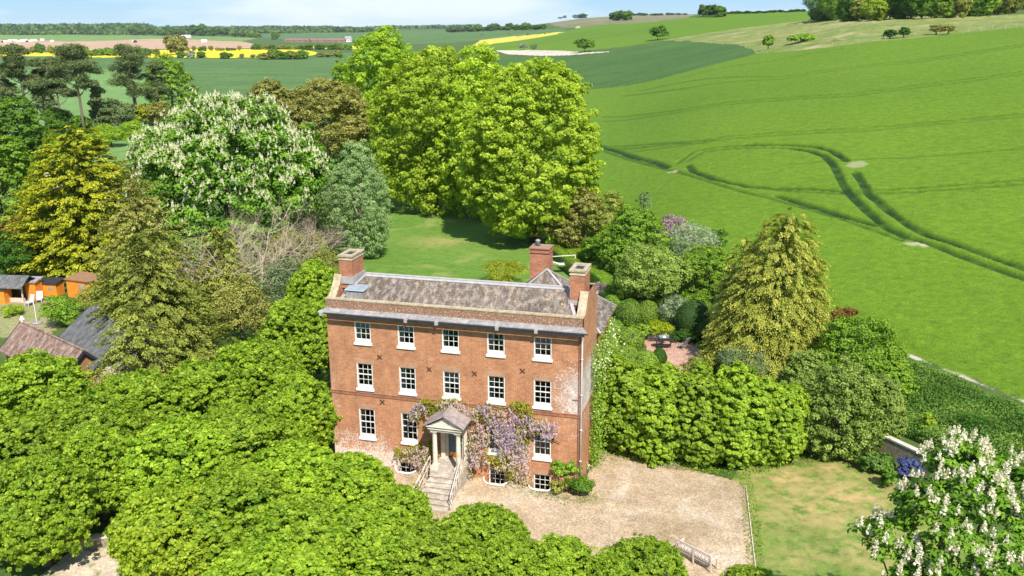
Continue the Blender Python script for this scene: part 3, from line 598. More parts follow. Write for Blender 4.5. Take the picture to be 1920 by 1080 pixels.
M.update(lead=plain('lead', (.27, .25, .245), .65, .35, 5, dirt=(.42, .39, .37)), leadlt=plain('lead_pale', (.37, .35, .34), .6, .2, 3, dirt=(.36, .34, .34)),
 gutter=plain('gutter_black', (.035, .035, .04), .5, .3, 3), white=plain('white_paint', (.80, .78, .73), .5, .06, 2), stone=plain('stone', (.55, .47, .33), .85, .25, 5, dirt=(.30, .25, .16)),
 copestone=plain('coping_stone', (.40, .32, .20), .9, .35, 5, dirt=(.50, .43, .33)), step=plain('step_stone', (.40, .34, .27), .9, .3, 5, dirt=(.62, .56, .50)),
 cream=plain('cream_paint', (.66, .60, .48), .6, .12, 3, dirt=(.45, .38, .27)), porchroof=plain('porch_lead', (.34, .28, .26), .7, .3, 4, dirt=(.22, .18, .17)), iron=plain('iron', (.10, .05, .035), .6, .3, 8),
 door=plain('door_blue', (.10, .16, .19), .4, .15, 2), brass=plain('brass_kick', (.55, .28, .06), .35, .2, 3, metal=.6), dark=plain('dark_room', (.035, .035, .038), .9, .4, 2),
 curtain=plain('curtain', (.55, .53, .48), .9, .15, 3), pipe=plain('pipe_pinkwhite', (.68, .58, .55), .5, .12, 3), rail=plain('rail_cream', (.70, .62, .52), .5, .15, 6, dirt=(.30, .2, .13)),
 wood=plain('weathered_teak', (.58, .49, .40), .8, .2, 8), woodbr=plain('brown_wood', (.28, .15, .08), .8, .25, 5), gatewood=plain('gate_wood', (.42, .34, .20), .85, .25, 5),
 orange=plain('orange_boards', (.72, .25, .03), .6, .18, 2), greyplastic=plain('grey_seat', (.55, .55, .54), .6, .08, 2), blackp=plain('black_plastic', (.03, .03, .035), .45, .2, 3), bluep=plain('blue_lid', (.02, .08, .55), .4, .15, 3),
 green=plain('green_sheet', (.22, .42, .25), .6, .15, 2), steel=plain('steel', (.6, .6, .62), .3, .1, 3, metal=.8), terracotta=plain('clay', (.55, .28, .16), .8, .2, 4), grout=plain('wall_coping', (.62, .55, .45), .9, .2, 4, dirt=(.35, .32, .2)),
 flint=plain('flint_wall', (.30, .25, .19), .9, .5, 6, dirt=(.12, .11, .08)), farmroof=plain('farm_roof', (.20, .13, .12), .8, .2, .2), farmwall=plain('farm_wall', (.30, .17, .12), .8, .2, .2), render=plain('white_render', (.82, .80, .76), .8, .05, 1))
def glassmat():
    m_, t, o = nmat('window_glass'); tr = N(t, 'ShaderNodeBsdfTransparent'); tr.inputs[0].default_value = (.72, .76, .76, 1)
    g = N(t, 'ShaderNodeBsdfGlossy'); g.inputs['Roughness'].default_value = .04; fr = N(t, 'ShaderNodeFresnel'); fr.inputs['IOR'].default_value = 1.7
    b = N(t, 'ShaderNodeBump'); b.inputs['Strength'].default_value = .25; b.inputs['Distance'].default_value = .02; t.links.new(noise(t, mapping(t), 2.3, 2, .5), b.inputs['Height']); t.links.new(b.outputs[0], g.inputs['Normal'])
    m2 = N(t, 'ShaderNodeMixShader'); t.links.new(fr.outputs[0], m2.inputs[0]); t.links.new(tr.outputs[0], m2.inputs[1]); t.links.new(g.outputs[0], m2.inputs[2]); t.links.new(m2.outputs[0], o.inputs[0]); return m_
M['glass'] = glassmat()

# ------------------------------------------------------------------ the house
WX, DY = 16.0, 4.7
CX = [2.355, 5.188, 8.019, 10.838, 13.671]; WW = 1.05
ROWS = [(8.55, 7.10, 3), (5.86, 4.09, 4), (2.82, .75, 4)]
house = empty('country_house', (0, 0, 0), 0, 'tall red brick Georgian country house of three storeys and basement with slate roof', 'house')
ops = []
for r_, (T, B, nr) in enumerate(ROWS):
    for c_, x in enumerate(CX):
        if r_ == 2 and c_ == 2: continue
        ops.append((x-WW/2, x+WW/2, B, T, nr, r_, c_))
DX = 8.16
ops.append((DX-.62, DX+.62, .18, 2.65, 0, 3, 2))
for x in (4.95, 10.84, 13.67): ops.append((x-WW/2, x+WW/2, -1.28, -.22, 3, 4, 0))
xs = sorted(set([0, WX]+[o[0] for o in ops]+[o[1] for o in ops])); zs = sorted(set([-1.7, 8.95]+[o[2] for o in ops]+[o[3] for o in ops]))
wall = MB()
for i in range(len(xs)-1):
    for j in range(len(zs)-1):
        cx, cz = (xs[i]+xs[i+1])/2, (zs[j]+zs[j+1])/2
        if any(o[0] < cx < o[1] and o[2] < cz < o[3] for o in ops): continue
        wall.quad((xs[i], 0, zs[j]), (xs[i+1], 0, zs[j]), (xs[i+1], 0, zs[j+1]), (xs[i], 0, zs[j+1]))
for a, b, z0, z1, *_ in ops:
    d = .3; wall.quad((a, 0, z0), (a, 0, z1), (a, d, z1), (a, d, z0)); wall.quad((b, 0, z0), (b, d, z0), (b, d, z1), (b, 0, z1)); wall.quad((a, 0, z1), (b, 0, z1), (b, d, z1), (a, d, z1)); wall.quad((a, 0, z0), (a, d, z0), (b, d, z0), (b, 0, z0))
# side gables with ramped tops, back wall
def ramp_z(y):
    if y < .35: return 9.95
    if y < 1.45: return 9.95+1.15*((y-.35)/1.1)**1.6
    if y < 3.3: return 11.1
    return 11.1-.95*min(1, (y-3.3)/.9)
ys = [0, .35, .6, .85, 1.05, 1.25, 1.45, 3.3, 3.6, 3.9, 4.2, DY]
for X in (0, WX):
    for a, b in zip(ys[:-1], ys[1:]):
        za, zb = min(ramp_z(a), 20)-.1, ramp_z(b)-.1; q = [(X, a, -1.7), (X, b, -1.7), (X, b, zb), (X, a, za)]
        wall.quad(*(q if X else q[::-1]))
        Xi = .42 if X == 0 else WX-.42; q = [(Xi, a, 9.2), (Xi, b, 9.2), (Xi, b, zb), (Xi, a, za)]; wall.quad(*(q[::-1] if X else q))
wall.quad((WX, DY, -1.7), (0, DY, -1.7), (0, DY, 10), (WX, DY, 10)); wall.quad((WX, DY-.4, 9), (0, DY-.4, 9), (0, DY-.4, 10), (WX, DY-.4, 10))
wall.build('wall', M['brick'], house)
M_ = MB(); M_.box(0, WX, .0, .3, 9.30, 9.86); M_.build('parapet', M['parapet'], house)
co = MB(); co.box(-.03, WX+.03, -.03, .34, 9.86, 9.95)
for X0, X1 in ((-.04, .46), (WX-.46, WX+.04)):
    for a, b in zip(ys[1:-1], ys[2:]):
        if 1.4 < a < 3.2: continue
        za, zb = ramp_z(a), ramp_z(b); co.hexa([(X0, a, za-.1), (X1, a, za-.1), (X1, b, zb-.1), (X0, b, zb-.1), (X0, a, za), (X1, a, za), (X1, b, zb), (X0, b, zb)])
co.box(.46, WX-.46, DY-.42, DY+.04, 10.0, 10.08); co.build('coping', M['copestone'], house, bevel=.012)
cn = MB()
P = [(0, 9.34), (-.40, 9.20), (-.42, 9.14), (-.30, 9.10), (-.22, 8.98), (-.10, 8.93), (0, 8.93)]
for (ya, za), (yb, zb) in zip(P[:-1], P[1:]): cn.quad((-.35 if ya else -.0, ya, za), (WX+.35 if ya else WX, ya, za), (WX+.35 if yb else WX, yb, zb), (-.35 if yb else 0, yb, zb))
cn.quad((-.35, -.40, 9.20), (-.35, -.42, 9.14), (-.35, -.3, 9.10), (-.0, 0, 8.93), (-.0, 0, 9.34)); cn.quad((WX+.35, -.40, 9.20), (WX, 0, 9.34), (WX, 0, 8.93), (WX+.35, -.3, 9.10), (WX+.35, -.42, 9.14))
cn.build('cornice', M['lead'], house)
g = MB()
for x0, x1 in ((.35, 5.35), (5.5, 7.2), (7.5, 11.0), (11.15, 13.3), (13.5, 16.2)): g.box(x0, x1, -.56, -.425, 8.97, 9.115); g.box(x0, x1, -.575, -.56, 9.09, 9.125)
g.build('gutter', M['gutter'], house)
for x in (-.1, 5.42, 7.35, 11.07, 13.4): gb = MB(); gb.box(x-.10, x+.10, -.60, -.42, 8.96, 9.17); gb.build('gutter_joint', M['leadlt'], house)
sc_ = MB(); sc_.box(-.04, WX+.04, -.05, -.002, 3.74, 3.92); sc_.box(-.05, WX+.05, -.075, -.002, 3.925, 3.975); sc_.build('string_course', M['brickdk'], house)
gbm = brickmat('gauged_brick', False, ((.42, .18, .09), (.36, .2, .12)), (.5, .38, .28))
for a, b, z0, z1, nr, r_, c_ in ops:
    if r_ in (1, 2, 4): ar = MB(); ar.hexa([(a, -.006, z1), (b, -.006, z1), (b, .02, z1), (a, .02, z1), (a-.16, -.006, z1+.34), (b+.16, -.006, z1+.34), (b+.16, .02, z1+.34), (a-.16, .02, z1+.34)]); ar.build('window_arch', gbm, house)
# slate roof, hipped against the chimney gables
rf = MB(); y0, y1, rz0, rz1 = .42, 2.35, 9.50, 10.98; xl, xr = .45, WX-.45; rl, rr_ = 1.75, 14.55
rf.quad((xl, y0, rz0), (xr, y0, rz0), (rr_, y1, rz1), (rl, y1, rz1)); rf.quad((xr, DY-.4, 9.6), (xl, DY-.4, 9.6), (rl, y1, rz1), (rr_, y1, rz1))
rf.quad((xl, DY-.4, 9.6), (xl, y0, rz0), (rl, y1, rz1)); rf.quad((xr, y0, rz0), (xr, DY-.4, 9.6), (rr_, y1, rz1))
ro_ = rf.build('roof', M['slate'], house)
lf = MB(); lf.tube([(rl-.05, y1, rz1+.03), (rr_+.05, y1, rz1+.03)], .07, 8); lf.bar((rl, y1-.10, rz1-.055), (rr_, y1-.10, rz1-.055), .20, .03, (0, -.6, .8))
for xa, xb in ((xl, rl), (xr, rr_)): lf.bar((xa, y0, rz0+.03), (xb, y1, rz1+.03), .20, .04)
lf.bar((.62, .5, 9.62), (1.15, 1.5, 10.45), .30, .05); lf.build('ridge_flashing', M['leadlt'], ro_)
vf = MB(); rgv = random.Random(4)
vf.build('void', None) if 0 else None
hb = MB(); hb.box(1.0, 2.15, .75, 1.6, 9.55, 10.30); h1 = hb.build('roof_hatch', M['lead'], ro_, bevel=.02)
hc = MB(); hc.hexa([(.92, .66, 10.305), (2.23, .66, 10.305), (2.23, 1.7, 10.305), (.92, 1.7, 10.305), (.96, .70, 10.36), (2.19, .70, 10.36), (2.19, 1.66, 10.46), (.96, 1.66, 10.46)]); hc.build('hatch_lid', plain('lid_lead', (.30, .34, .37), .5, .2, 3), ro_)
def chimney(x0, x1, yy0, yy1, z0, z1, cap=True, mat=None):
    c = MB(); c.box(x0, x1, yy0, yy1, z0, z1); o = c.build('chimney', mat or M['brickc'], house)
    if cap:
        k = MB(); k.box(x0-.04, x1+.04, yy0-.04, yy1+.04, z1, z1+.07); k.box(x0+.01, x1-.01, yy0+.01, yy1-.01, z1+.071, z1+.20); k.build('chimney_neck', M['stone'], o)
        k = MB(); a, b, c_, d = x0-.07, x1+.07, yy0-.07, yy1+.07; zz = z1+.205; mx, my = (x0+x1)/2, (yy0+yy1)/2; q = .26; qy = .5
        for bx in ((a, mx-q, c_, d), (mx+q, b, c_, d), (mx-q, mx+q, c_, my-qy), (mx-q, mx+q, my+qy, d)): k.box(bx[0], bx[1], bx[2], bx[3], zz, zz+.10)
        k.build('chimney_cap', M['copestone'], o); f = MB(); f.box(mx-q+.002, mx+q-.002, my-qy+.002, my+qy-.002, zz-.01, zz+.012); f.build('flue', M['blackp'], o)
    return o
chimney(.30, 1.16, 1.5, 3.2, 10.2, 12.0)
chimney(14.92, 15.78, 1.5, 3.2, 10.0, 12.0)
for q_ in ((.05, 1.22, 10.5, 10.95), (14.82, 15.9, 10.2, 10.45)): fl = MB(); fl.box(q_[0], q_[1], 1.42, 3.3, q_[2], q_[3]); fl.build('chimney_flashing', M['leadlt'], house)
# rear wing: pyramid roof, tall chimney
rw = MB(); X0, X1, Y0, Y1 = 8.6, 15.95, DY+.01, 10.6; rw.box(X0, X1, Y0, Y1, -1.7, 7.5); rw.build('rear_wall', M['brickdk'], house)
rr2 = MB(); ap = (12.05, 8.0, 10.5); e = .3; c4 = [(X0-e, DY+.03, 7.45), (X1+e, DY+.03, 7.45), (X1+e, Y1+e, 7.45), (X0-e, Y1+e, 7.45)]
for i in range(4): rr2.quad(c4[i], c4[(i+1) % 4], ap)
r2o = rr2.build('rear_roof', M['slate'], house)
hp = MB()
for c_ in c4: hp.bar((c_[0], c_[1], c_[2]+.02), (ap[0], ap[1], ap[2]+.02), .16, .05)
hp.build('hip_tiles', M['leadlt'], r2o)
ch = chimney(10.62, 11.93, 9.0, 10.2, 7.0, 11.55, False)
k = MB(); k.box(10.56, 11.99, 8.93, 10.27, 11.30, 11.42); k.box(10.56, 11.99, 8.93, 10.27, 11.55, 11.63); k.build('chimney_cap', M['brickdk'], ch)
k = MB(); k.lathe([(.16, 0), (.15, .3), (.2, .34), (.12, .42), (.1, .44)], 12, (11.0, 9.7, 11.63)); k.build('chimney_pot', M['lead'], ch, True)
it = MB(); it.box(.35, WX-.35, .34, .36, -1.5, 8.8)
it2 = MB(); it2.box(.32, WX-.32, 1.3, 1.32, -1.5, 8.9); it2.box(.32, WX-.32, .32, 1.3, 3.4, 3.42); it2.box(.32, WX-.32, .32, 1.3, 6.3, 6.32); it2.box(.32, WX-.32, .32, 1.3, -.1, -.08); it2.build('interior', M['dark'], house)
# windows
rw_ = random.Random(3)
for a, b, z0, z1, nr, r_, c_ in ops:
    if r_ == 3: continue
    base = z0+(.36 if r_ < 3 else .03); fm = MB(); yf = .11
    fm.box(a, a+.055, -.004 if r_ < 3 else .05, .2, base-.12 if r_ < 3 else z0, z1); fm.box(b-.055, b, .012, .2, base-.12 if r_ < 3 else z0, z1); fm.box(a+.055, b-.055, .06, .2, z1-.05, z1-.001)
    fm.box(a+.055, b-.055, yf-.02, .2, base-.10 if r_ < 3 else z0, base)
    gx0, gx1, gz0, gz1 = a+.055, b-.055, base, z1-.05; mid = gz0+(gz1-gz0)*(2/3 if nr == 3 and r_ == 0 else .5); rowz = np.linspace(gz0, gz1, nr+1)
    for i in (1, 2): x = gx0+(gx1-gx0)*i/3; fm.box(x-.013, x+.013, yf+.012, yf+.04, gz0, gz1)
    for i in range(1, nr):
        z = rowz[i]; meet = (i == (2 if nr == 4 or r_ == 0 else 9)); h_ = .028 if meet else .013; fm.box(gx0, gx1, yf-.012 if meet else yf+.008, yf+.044, z-h_, z+h_)
    wn = fm.build('window', M['white'], house)
    if r_ < 3:
        s_ = MB(); s_.hexa([(a-.07, -.10, z0), (b+.07, -.10, z0), (b+.07, .0, z0), (a-.07, .0, z0), (a-.07, -.10, z0+.10), (b+.07, -.10, z0+.10), (b+.07, .0, z0+.15), (a-.07, .0, z0+.15)])
        s_.hexa([(a+.001, .003, z0+.001), (b-.001, .003, z0+.001), (b-.001, .14, z0+.001), (a+.001, .14, z0+.001), (a+.001, .003, z0+.17), (b-.001, .003, z0+.17), (b-.001, .1, base-.10), (a+.001, .1, base-.10)]); s_.build('sill', M['white'], wn)
    gl = MB(); gl.quad((gx0, yf+.03, gz0), (gx1, yf+.03, gz0), (gx1, yf+.03, gz1), (gx0, yf+.03, gz1)); gl.build('pane', M['glass'], wn)
    q = rw_.random()
    if r_ in (0, 2) or q < .6:
        wl = rw_.uniform(.12, .34); n = 7
        for sx, w2 in ((gx0, wl), (gx1-wl*.6, wl*.6)):
            cu = MB()
            for i in range(n):
                xa, xb = sx+w2*i/n, sx+w2*(i+1)/n; ya, yb = .26+.03*(i % 2), .26+.03*((i+1) % 2); cu.quad((xa, ya, gz0), (xb, yb, gz0), (xb, yb, gz1), (xa, ya, gz1))
            cu.build('curtain', M['curtain'], wn)
    if r_ == 0 and c_ in (0, 1) or (r_, c_) == (1, 2): cu = MB(); cu.quad((gx0, .22, rowz[2]), (gx1, .22, rowz[2]), (gx1, .22, gz1), (gx0, .22, gz1)); cu.build('blind', M['curtain'], wn)
# iron pattress crosses
for x, z in ((3.41, 6.42), (6.62, 5.93), (9.5, 5.93), (12.46, 6.38), (3.45, 3.45)):
    k = MB(); s = .14; k.bar((x-s, -.05, z-s), (x+s, -.05, z+s), .05, .03, (0, 1, 0)); k.bar((x-s, -.03, z+s), (x+s, -.03, z-s), .05, .03, (0, 1, 0)); k.build('tie_plate', M['iron'], house)
dp = MB(); dp.tube([(16.02, -.34, 9.0), (16.02, -.12, 8.75), (16.02, -.09, 8.4), (16.02, -.09, -.85)], .055, 10)
for z in (7.4, 5.2, 3.0, 1.0): dp.lathe([(.075, 0), (.075, .08)], 10, (16.02, -.09, z))
dp.build('downpipe', M['pipe'], house, True)
dp = MB(); dp.tube([(15.86, -.06, 8.9), (15.86, -.06, -.85)], .03, 8); dp.bar((15.5, -.05, 4.9), (15.95, -.05, 4.9), .03); dp.build('downpipe', M['brickdk'], house)
for wx, wr in WELLS:
    kb = MB()
    pts = [(wx+math.cos(a)*wr*1.06, -abs(math.sin(a))*.80-.01, -.84+.02*math.sin(a*5)) for a in np.linspace(.04, PI-.04, 16)]; kb.tube(pts, .055, 6); kb.build('well_kerb', M['render'], house)
# porch
po = MB(); zf = .18; po.box(DX-.98, DX+.98, -1.95, -.002, -1.2, zf); porch = po.build('porch', M['step'], house)
for i in range(7):
    z1 = zf-.155*(i+1); ya = -1.95-.36*i; st = MB(); st.box(DX-.86-.02*i, DX+.86+.02*i, ya-.36, ya-.001, -1.25, z1); st.box(DX-.89-.02*i, DX+.89+.02*i, ya-.40, ya-.002, z1+.001, z1+.045); st.build('step', M['step'], porch, bevel=.015)
for X in (DX-.74, DX+.74):
    k = MB(); k.box(X-.22, X+.22, -1.78, -1.34, zf+.001, zf+.26); k.lathe([(.20, .26), (.20, .31), (.165, .36), (.15, .42), (.145, 1.2), (.125, 2.30), (.15, 2.33), (.14, 2.37), (.18, 2.44)], 20, (X, -1.56, zf)); k.box(X-.20, X+.20, -1.76, -1.36, zf+2.44, zf+2.52); k.build('column', M['cream'], porch, bevel=.008)
    k = MB(); k.box(X-.13, X+.13, -.16, -.004, zf+.001, zf+2.5); k.build('pilaster', M['cream'], porch)
k = MB(); zt = zf+2.52
k.box(DX-.96, DX+.96, -1.78, -1.34, zt+.001, zt+.16)
for s in (-1, 1): k.box(DX+s*.96-.2*(s > 0), DX+s*.96+.2*(s < 0), -1.34, -.004, zt+.001, zt+.16)
k.box(DX-1.06, DX+1.06, -1.88, -.004, zt+.161, zt+.24); k.box(DX-.99, DX+.99, -1.81, -.004, zt+.241, zt+.34); k.box(DX-1.14, DX+1.14, -1.96, -.004, zt+.341, zt+.41); k.build('entablature', M['cream'], porch, bevel=.01)
k = MB(); za = zt+.412; k.quad((DX-.98, -1.80, za), (DX+.98, -1.80, za), (DX, -1.80, za+.55)); k.build('pediment', M['cream'], porch)
k = MB(); zp = za+.75
for s in (-1, 1): k.hexa([(DX+s*1.26, -2.06, za), (DX, -2.06, zp-.06), (DX, -.004, zp-.06), (DX+s*1.26, -.004, za), (DX+s*1.26, -2.06, za+.10), (DX, -2.06, zp+.04), (DX, -.004, zp+.04), (DX+s*1.26, -.004, za+.10)][::1 if s < 0 else 1])
k.tube([(DX, -2.08, zp+.05), (DX, -.01, zp+.05)], .06, 8); k.build('porch_roof', M['porchroof'], porch, bevel=.01)
for s in (-1, 1):
    k = MB(); X = DX+s*1.02; p0 = (X-s*.08, -1.9, zf+.95); p1 = (X+s*.14, -4.35, zf-.155*7+1.0); k.bar(p0, p1, .045, .045); k.bar((X-s*.08, -2.0, zf+.50), (X+s*.14, -4.3, zf-.155*7+.5), .03, .03)
    for i in range(6):
        f = i/5; xx = p0[0]*(1-f)+p1[0]*f; yy = p0[1]*(1-f)+p1[1]*f; zz = p0[2]*(1-f)+p1[2]*f; k.bar((xx, yy, zz), (xx, yy, zz-1.0), .04 if i in (0, 5) else .03)
        if i < 5: f2 = (i+1)/5; k.bar((xx, yy, zz-.45), (p0[0]*(1-f2)+p1[0]*f2, p0[1]*(1-f2)+p1[1]*f2, p0[2]*(1-f2)+p1[2]*f2), .022)
    k.tube([(X+s*.14, -4.35, -.1), (X+s*.24, -4.5, -.3), (X+s*.18, -4.58, -.5), (X+s*.10, -4.45, -.6)], .02, 6); k.build('handrail', M['rail'], porch)
k = MB(); k.box(DX-.62, DX+.62, .16, .2, zf+.001, 2.65); fd = k.build('door', M['door'], house)
k = MB(); k.box(DX-.42, DX+.36, .13, .158, zf+.06, zf+.34); k.build('kick_plate', M['brass'], fd)
k = MB()
for xa, xb in ((-.36, -.06), (.04, .34)):
    for za_, zb_ in ((.5, 1.1), (1.2, 2.0)): k.box(DX+xa, DX+xb, .14, .158, zf+za_, zf+zb_)
k.build('door_panel', M['door'], fd); k = MB(); k.lathe([(.04, 0), (.06, .03), (.03, .06)], 10, (DX+.36, .1, zf+1.0)); k.build('handle', M['steel'], fd)
k = MB(); k.box(DX-.62, DX-.45, .02, .159, zf+.001, 2.64); k.box(DX+.45, DX+.62, .02, .159, zf+.001, 2.64); k.box(DX-.45, DX+.45, .02, .159, 2.4, 2.64); k.build('door_frame', M['cream'], fd)
# rambler climbing the side wall is added with the plants

# ------------------------------------------------------------------ gable-roofed outbuildings on the left
def outbuilding(name, P1, Q1, B1, zr, ze, roofm, wallm, label, over=.3, tilem=None):
    # P1,B1: ridge ends (px), Q1: eave corner under P1
    A = onZ(*P1, zr); B = onZ(*B1, zr); Q = onZ(*Q1, ze); ax = (B-A)[:2]; Ln = math.hypot(*ax); ax = ax/Ln; nn = np.array([ax[1], -ax[0]]); hw = abs(np.dot(Q[:2]-A[:2], nn))
    if np.dot(Q[:2]-A[:2], nn) < 0: nn = -nn
    rz = math.atan2(ax[1], ax[0]); root = empty(name, (A[0], A[1], G), rz, label, 'outbuilding'); s = 1 if np.dot(nn, [-ax[1], ax[0]]) > 0 else -1
    R, E_ = zr-G, ze-G; k = MB(); y = s*hw
    for yy in (1, -1):
        a = [(-over, 0, R), (Ln+over, 0, R), (Ln+over, yy*hw, E_), (-over, yy*hw, E_)]; k.hexa([(p[0], p[1], p[2]-.07) for p in a]+a if yy > 0 else [(p[0], p[1], p[2]-.07) for p in a[::-1]]+a[::-1])
    ro = k.build('roof', roofm, root); k = MB(); k.tube([(-over, 0, R+.02), (Ln+over, 0, R+.02)], .09, 8); k.build('ridge_tiles', M['lead'] if roofm == M['slate2'] else M['tile'], ro)
    k = MB(); h2 = hw-.35; er = E_+(R-E_)*.35/hw
    k.quad((0, -h2, 0), (Ln, -h2, 0), (Ln, -h2, er-.08), (0, -h2, er-.08)); k.quad((Ln, h2, 0), (0, h2, 0), (0, h2, er-.08), (Ln, h2, er-.08))
    for X in (0, Ln): k.quad((X, -h2, 0), (X, h2, 0), (X, h2, er-.08), (X, 0, R-.08), (X, -h2, er-.08))
    k.build('wall', wallm, root)
    for X in (-over-.03, Ln+over+.03):
        k = MB()
        for yy in (1, -1): k.bar((X, 0, R-.10), (X, yy*hw, E_-.10), .05, .20)
        k.build('bargeboard', M['blackp'], ro)
    return root, Ln, hw, R, E_, s
ob, Ln, hw, Rz, Ez, s = outbuilding('garage', (42, 604), (-12, 652), (153, 655), 3.6, 1.7, M['tile'], M['woodbr'], 'low outbuilding with brown lichened tile roof behind the lime trees')
k = MB()
for i in range(1, 12):
    X = Ln*i/12
    for yy in (1, -1): k.bar((X, 0, Rz+.015), (X, yy*hw, Ez+.015), .05, .05)
k.build('tile_rolls', M['tile'], ob)
k = MB(); k.lathe([(.12, 0), (.14, .2), (.2, .22), (.05, .5)], 10, (0, 0, Rz)); k.build('finial', M['render'], ob)
ob, Ln, hw, Rz, Ez, s = outbuilding('barn', (176, 570), (104, 622), (240, 625), 4.4, 2.2, M['slate2'], M['grout'], 'weathered grey slate barn beside the brown tiled outbuilding')
for y_ in (-hw+.4, hw-.6): k = MB(); k.box(Ln+.02, Ln+.2, y_, y_+.2, 0, Ez+.2); k.build('corner_post', M['woodbr'], ob)
HAZE = 0.000035

# ------------------------------------------------------------------ planting helpers
def solve(px, by, ty, hw):
    p = hit(px, by); d0 = p-CAM; k = np.array([0, 0, 1.]); q = 540-ty
    dz = (FPX*d0@UP-q*(d0@FW))/(q*FW[2]-FPX*UP[2]); dep = (d0+k*dz*.5)@FW
    return p, dz, hw*dep/FPX
SEED = [100]
def sd(): SEED[0] += 1; return SEED[0]
def btree(px, by, ty, hw, mat, label, main=.84, bark='bark', name='broadleaf_tree', ls=.3, nl=22, nclump=500, per=45, crf=.13, low_h=.12, sub=.4, group=None, taper=.15, blossom=None, asp=.75, sx=1, **kw):
    p, H, r = solve(px, by, ty, hw); s_ = sd(); rg = np.random.default_rng(s_)
    rz = H*(1-low_h)/2; zc = H-rz
    if low_h < .1: rz = H*.58; zc = H*.42; kw.setdefault('low', -.8)
    L = auto_lobes(rg, r, rz, zc, nl, sub, r*sx, taper, main)
    print('%-20s D=%.0f H=%.1f r=%.1f  %s' % (name, dist(p), H, r, label[:40]))
    return make_tree(name, L, nclump, r*crf, per, ls, LM[mat], M[bark], s_, max(1, H*.5), .03*H*.6+.08, label, 'tree', group, asp=asp, loc=tuple(p), blossom=blossom, **kw)
def bshrub(px, by, ty, hw, mat, label, ls=.14, nclump=130, per=30, name='shrub', ry=None, crf=.2, **kw):
    p, H, r = solve(px, by, ty, hw); print('%-20s D=%.0f H=%.1f r=%.1f  %s' % (name, dist(p), H, r, label[:40]))
    return shrub(name, tuple(p), r, (ry or 1)*r, H/1.85, ls, LM[mat], sd(), label, nclump, per, cr=r*crf, **kw)

# ------------------------------------------------------------------ limes in the foreground (pixel x, y of crown centre; height; radius)
VAR = []
for v in range(5):
    rg = np.random.default_rng(50+v); H, r = 6.0, 3.0
    L = auto_lobes(rg, r, 2.9, 3.0, 40, .27, main=.88)
    VAR.append((('limeyel', 'lime', 'hedge', 'lime', 'hedge')[v], L, 50+v))
def lime(v, x, y, H, r, rz, label):
    key = ('lv', v)
    if key not in KIDS:
        mk, L, s_ = VAR[v]
        KIDS[key] = make_tree('lime_tree', L, 1500, .19, 30, .15, LM[mk], M['bark'], s_, 3.2, .2, label, 'tree', 'bright green limes crowding the front garden', asp=.9, up=.35, rnd=.95, low=-.75, loc=(x, y, G), fill=.3)
        o = KIDS[key]; o.rotation_euler = (0, 0, rz); o.scale = (r/3., r/3., H/6.); return o
    return dup(KIDS[key], (x, y, G), rz, (r/3., r/3., H/6.), label)
LIMES = [  # px, py (crown centre), H, r, variant, label
 (60, 730, 6.6, 3.3, 1, 'lime canopy just below the brown tiled roof at the left edge'),
 (30, 860, 6.4, 3.2, 1, 'lime tree at the left edge above the dry grass corner'),
 (70, 935, 6.2, 2.6, 3, 'lowest lime on the left, overhanging its own dark shadow'),
 (160, 810, 6.4, 3.2, 3, 'lime in the middle of the left group, above the gravel path'),
 (185, 868, 5.6, 2.1, 4, 'lime whose trunk shows beside the gravel path'),
 (250, 760, 6.0, 3.0, 4, 'lime below the timber stack and slate barn'),
 (335, 860, 6.2, 3.1, 2, 'broad lime right of the path gap'),
 (318, 985, 5.6, 2.5, 0, 'yellowish lime filling the bottom edge right of the path'),
 (370, 740, 6.0, 3.1, 1, 'lime in front of the drooping olive conifer'),
 (430, 960, 5.6, 3.0, 2, 'lime at the bottom, left of the front steps by some way'),
 (450, 830, 6.0, 3.3, 4, 'large lime midway between path and house'),
 (480, 690, 6.2, 2.9, 3, 'lime behind the blue-lidded bins'),
 (560, 760, 5.8, 2.4, 1, 'lime close against the left corner of the house'),
 (545, 890, 5.0, 2.8, 2, 'lime in front of the lower left window'),
 (560, 1010, 5.0, 2.8, 4, 'lime at the bottom edge below the lower left window'),
 (650, 905, 4.4, 2.5, 1, 'lime under the left ground floor windows'),
 (690, 1010, 4.4, 2.7, 2, 'lime left of the foot of the stone steps'),
 (745, 955, 3.6, 1.7, 4, 'small lime touching the left handrail'),
 (800, 1040, 4.0, 2.4, 1, 'lime directly below the stone steps'),
 (900, 1000, 4.0, 2.1, 3, 'lime right of the foot of the stone steps'),
 (960, 1060, 3.8, 1.9, 2, 'lime at the bottom edge between steps and bench'),
 (1045, 1065, 3.7, 2.0, 1, 'lime standing out over the gravel at bottom centre'),
 (1140, 1090, 3.6, 1.3, 4, 'half-hidden lime between two rounded ones at the bottom'),
 (1205, 1068, 3.7, 2.0, 3, 'dark-edged lime immediately left of the slatted bench'),
 (1410, 1105, 2.6, 1.5, 1, 'top of a small lime at the bottom, right of the bench'),
 (560, 620, 7.2, 2.9, 4, 'tall lime reaching up beside the left wall of the house'),
 (590, 545, 7.6, 2.3, 1, 'tallest lime beside the left chimney'),
 (500, 1100, 5, 3, 2, 'lime cut by the bottom edge left of centre'),
 (180, 1130, 0, 0, 0, None),
]
for i, (px, py, H, r, v, lb) in enumerate(LIMES):
    if not H: continue
    q = onZ(px, py, G+H*.62); lime(v, q[0], q[1], H, r*1.12, i*2.399, lb)

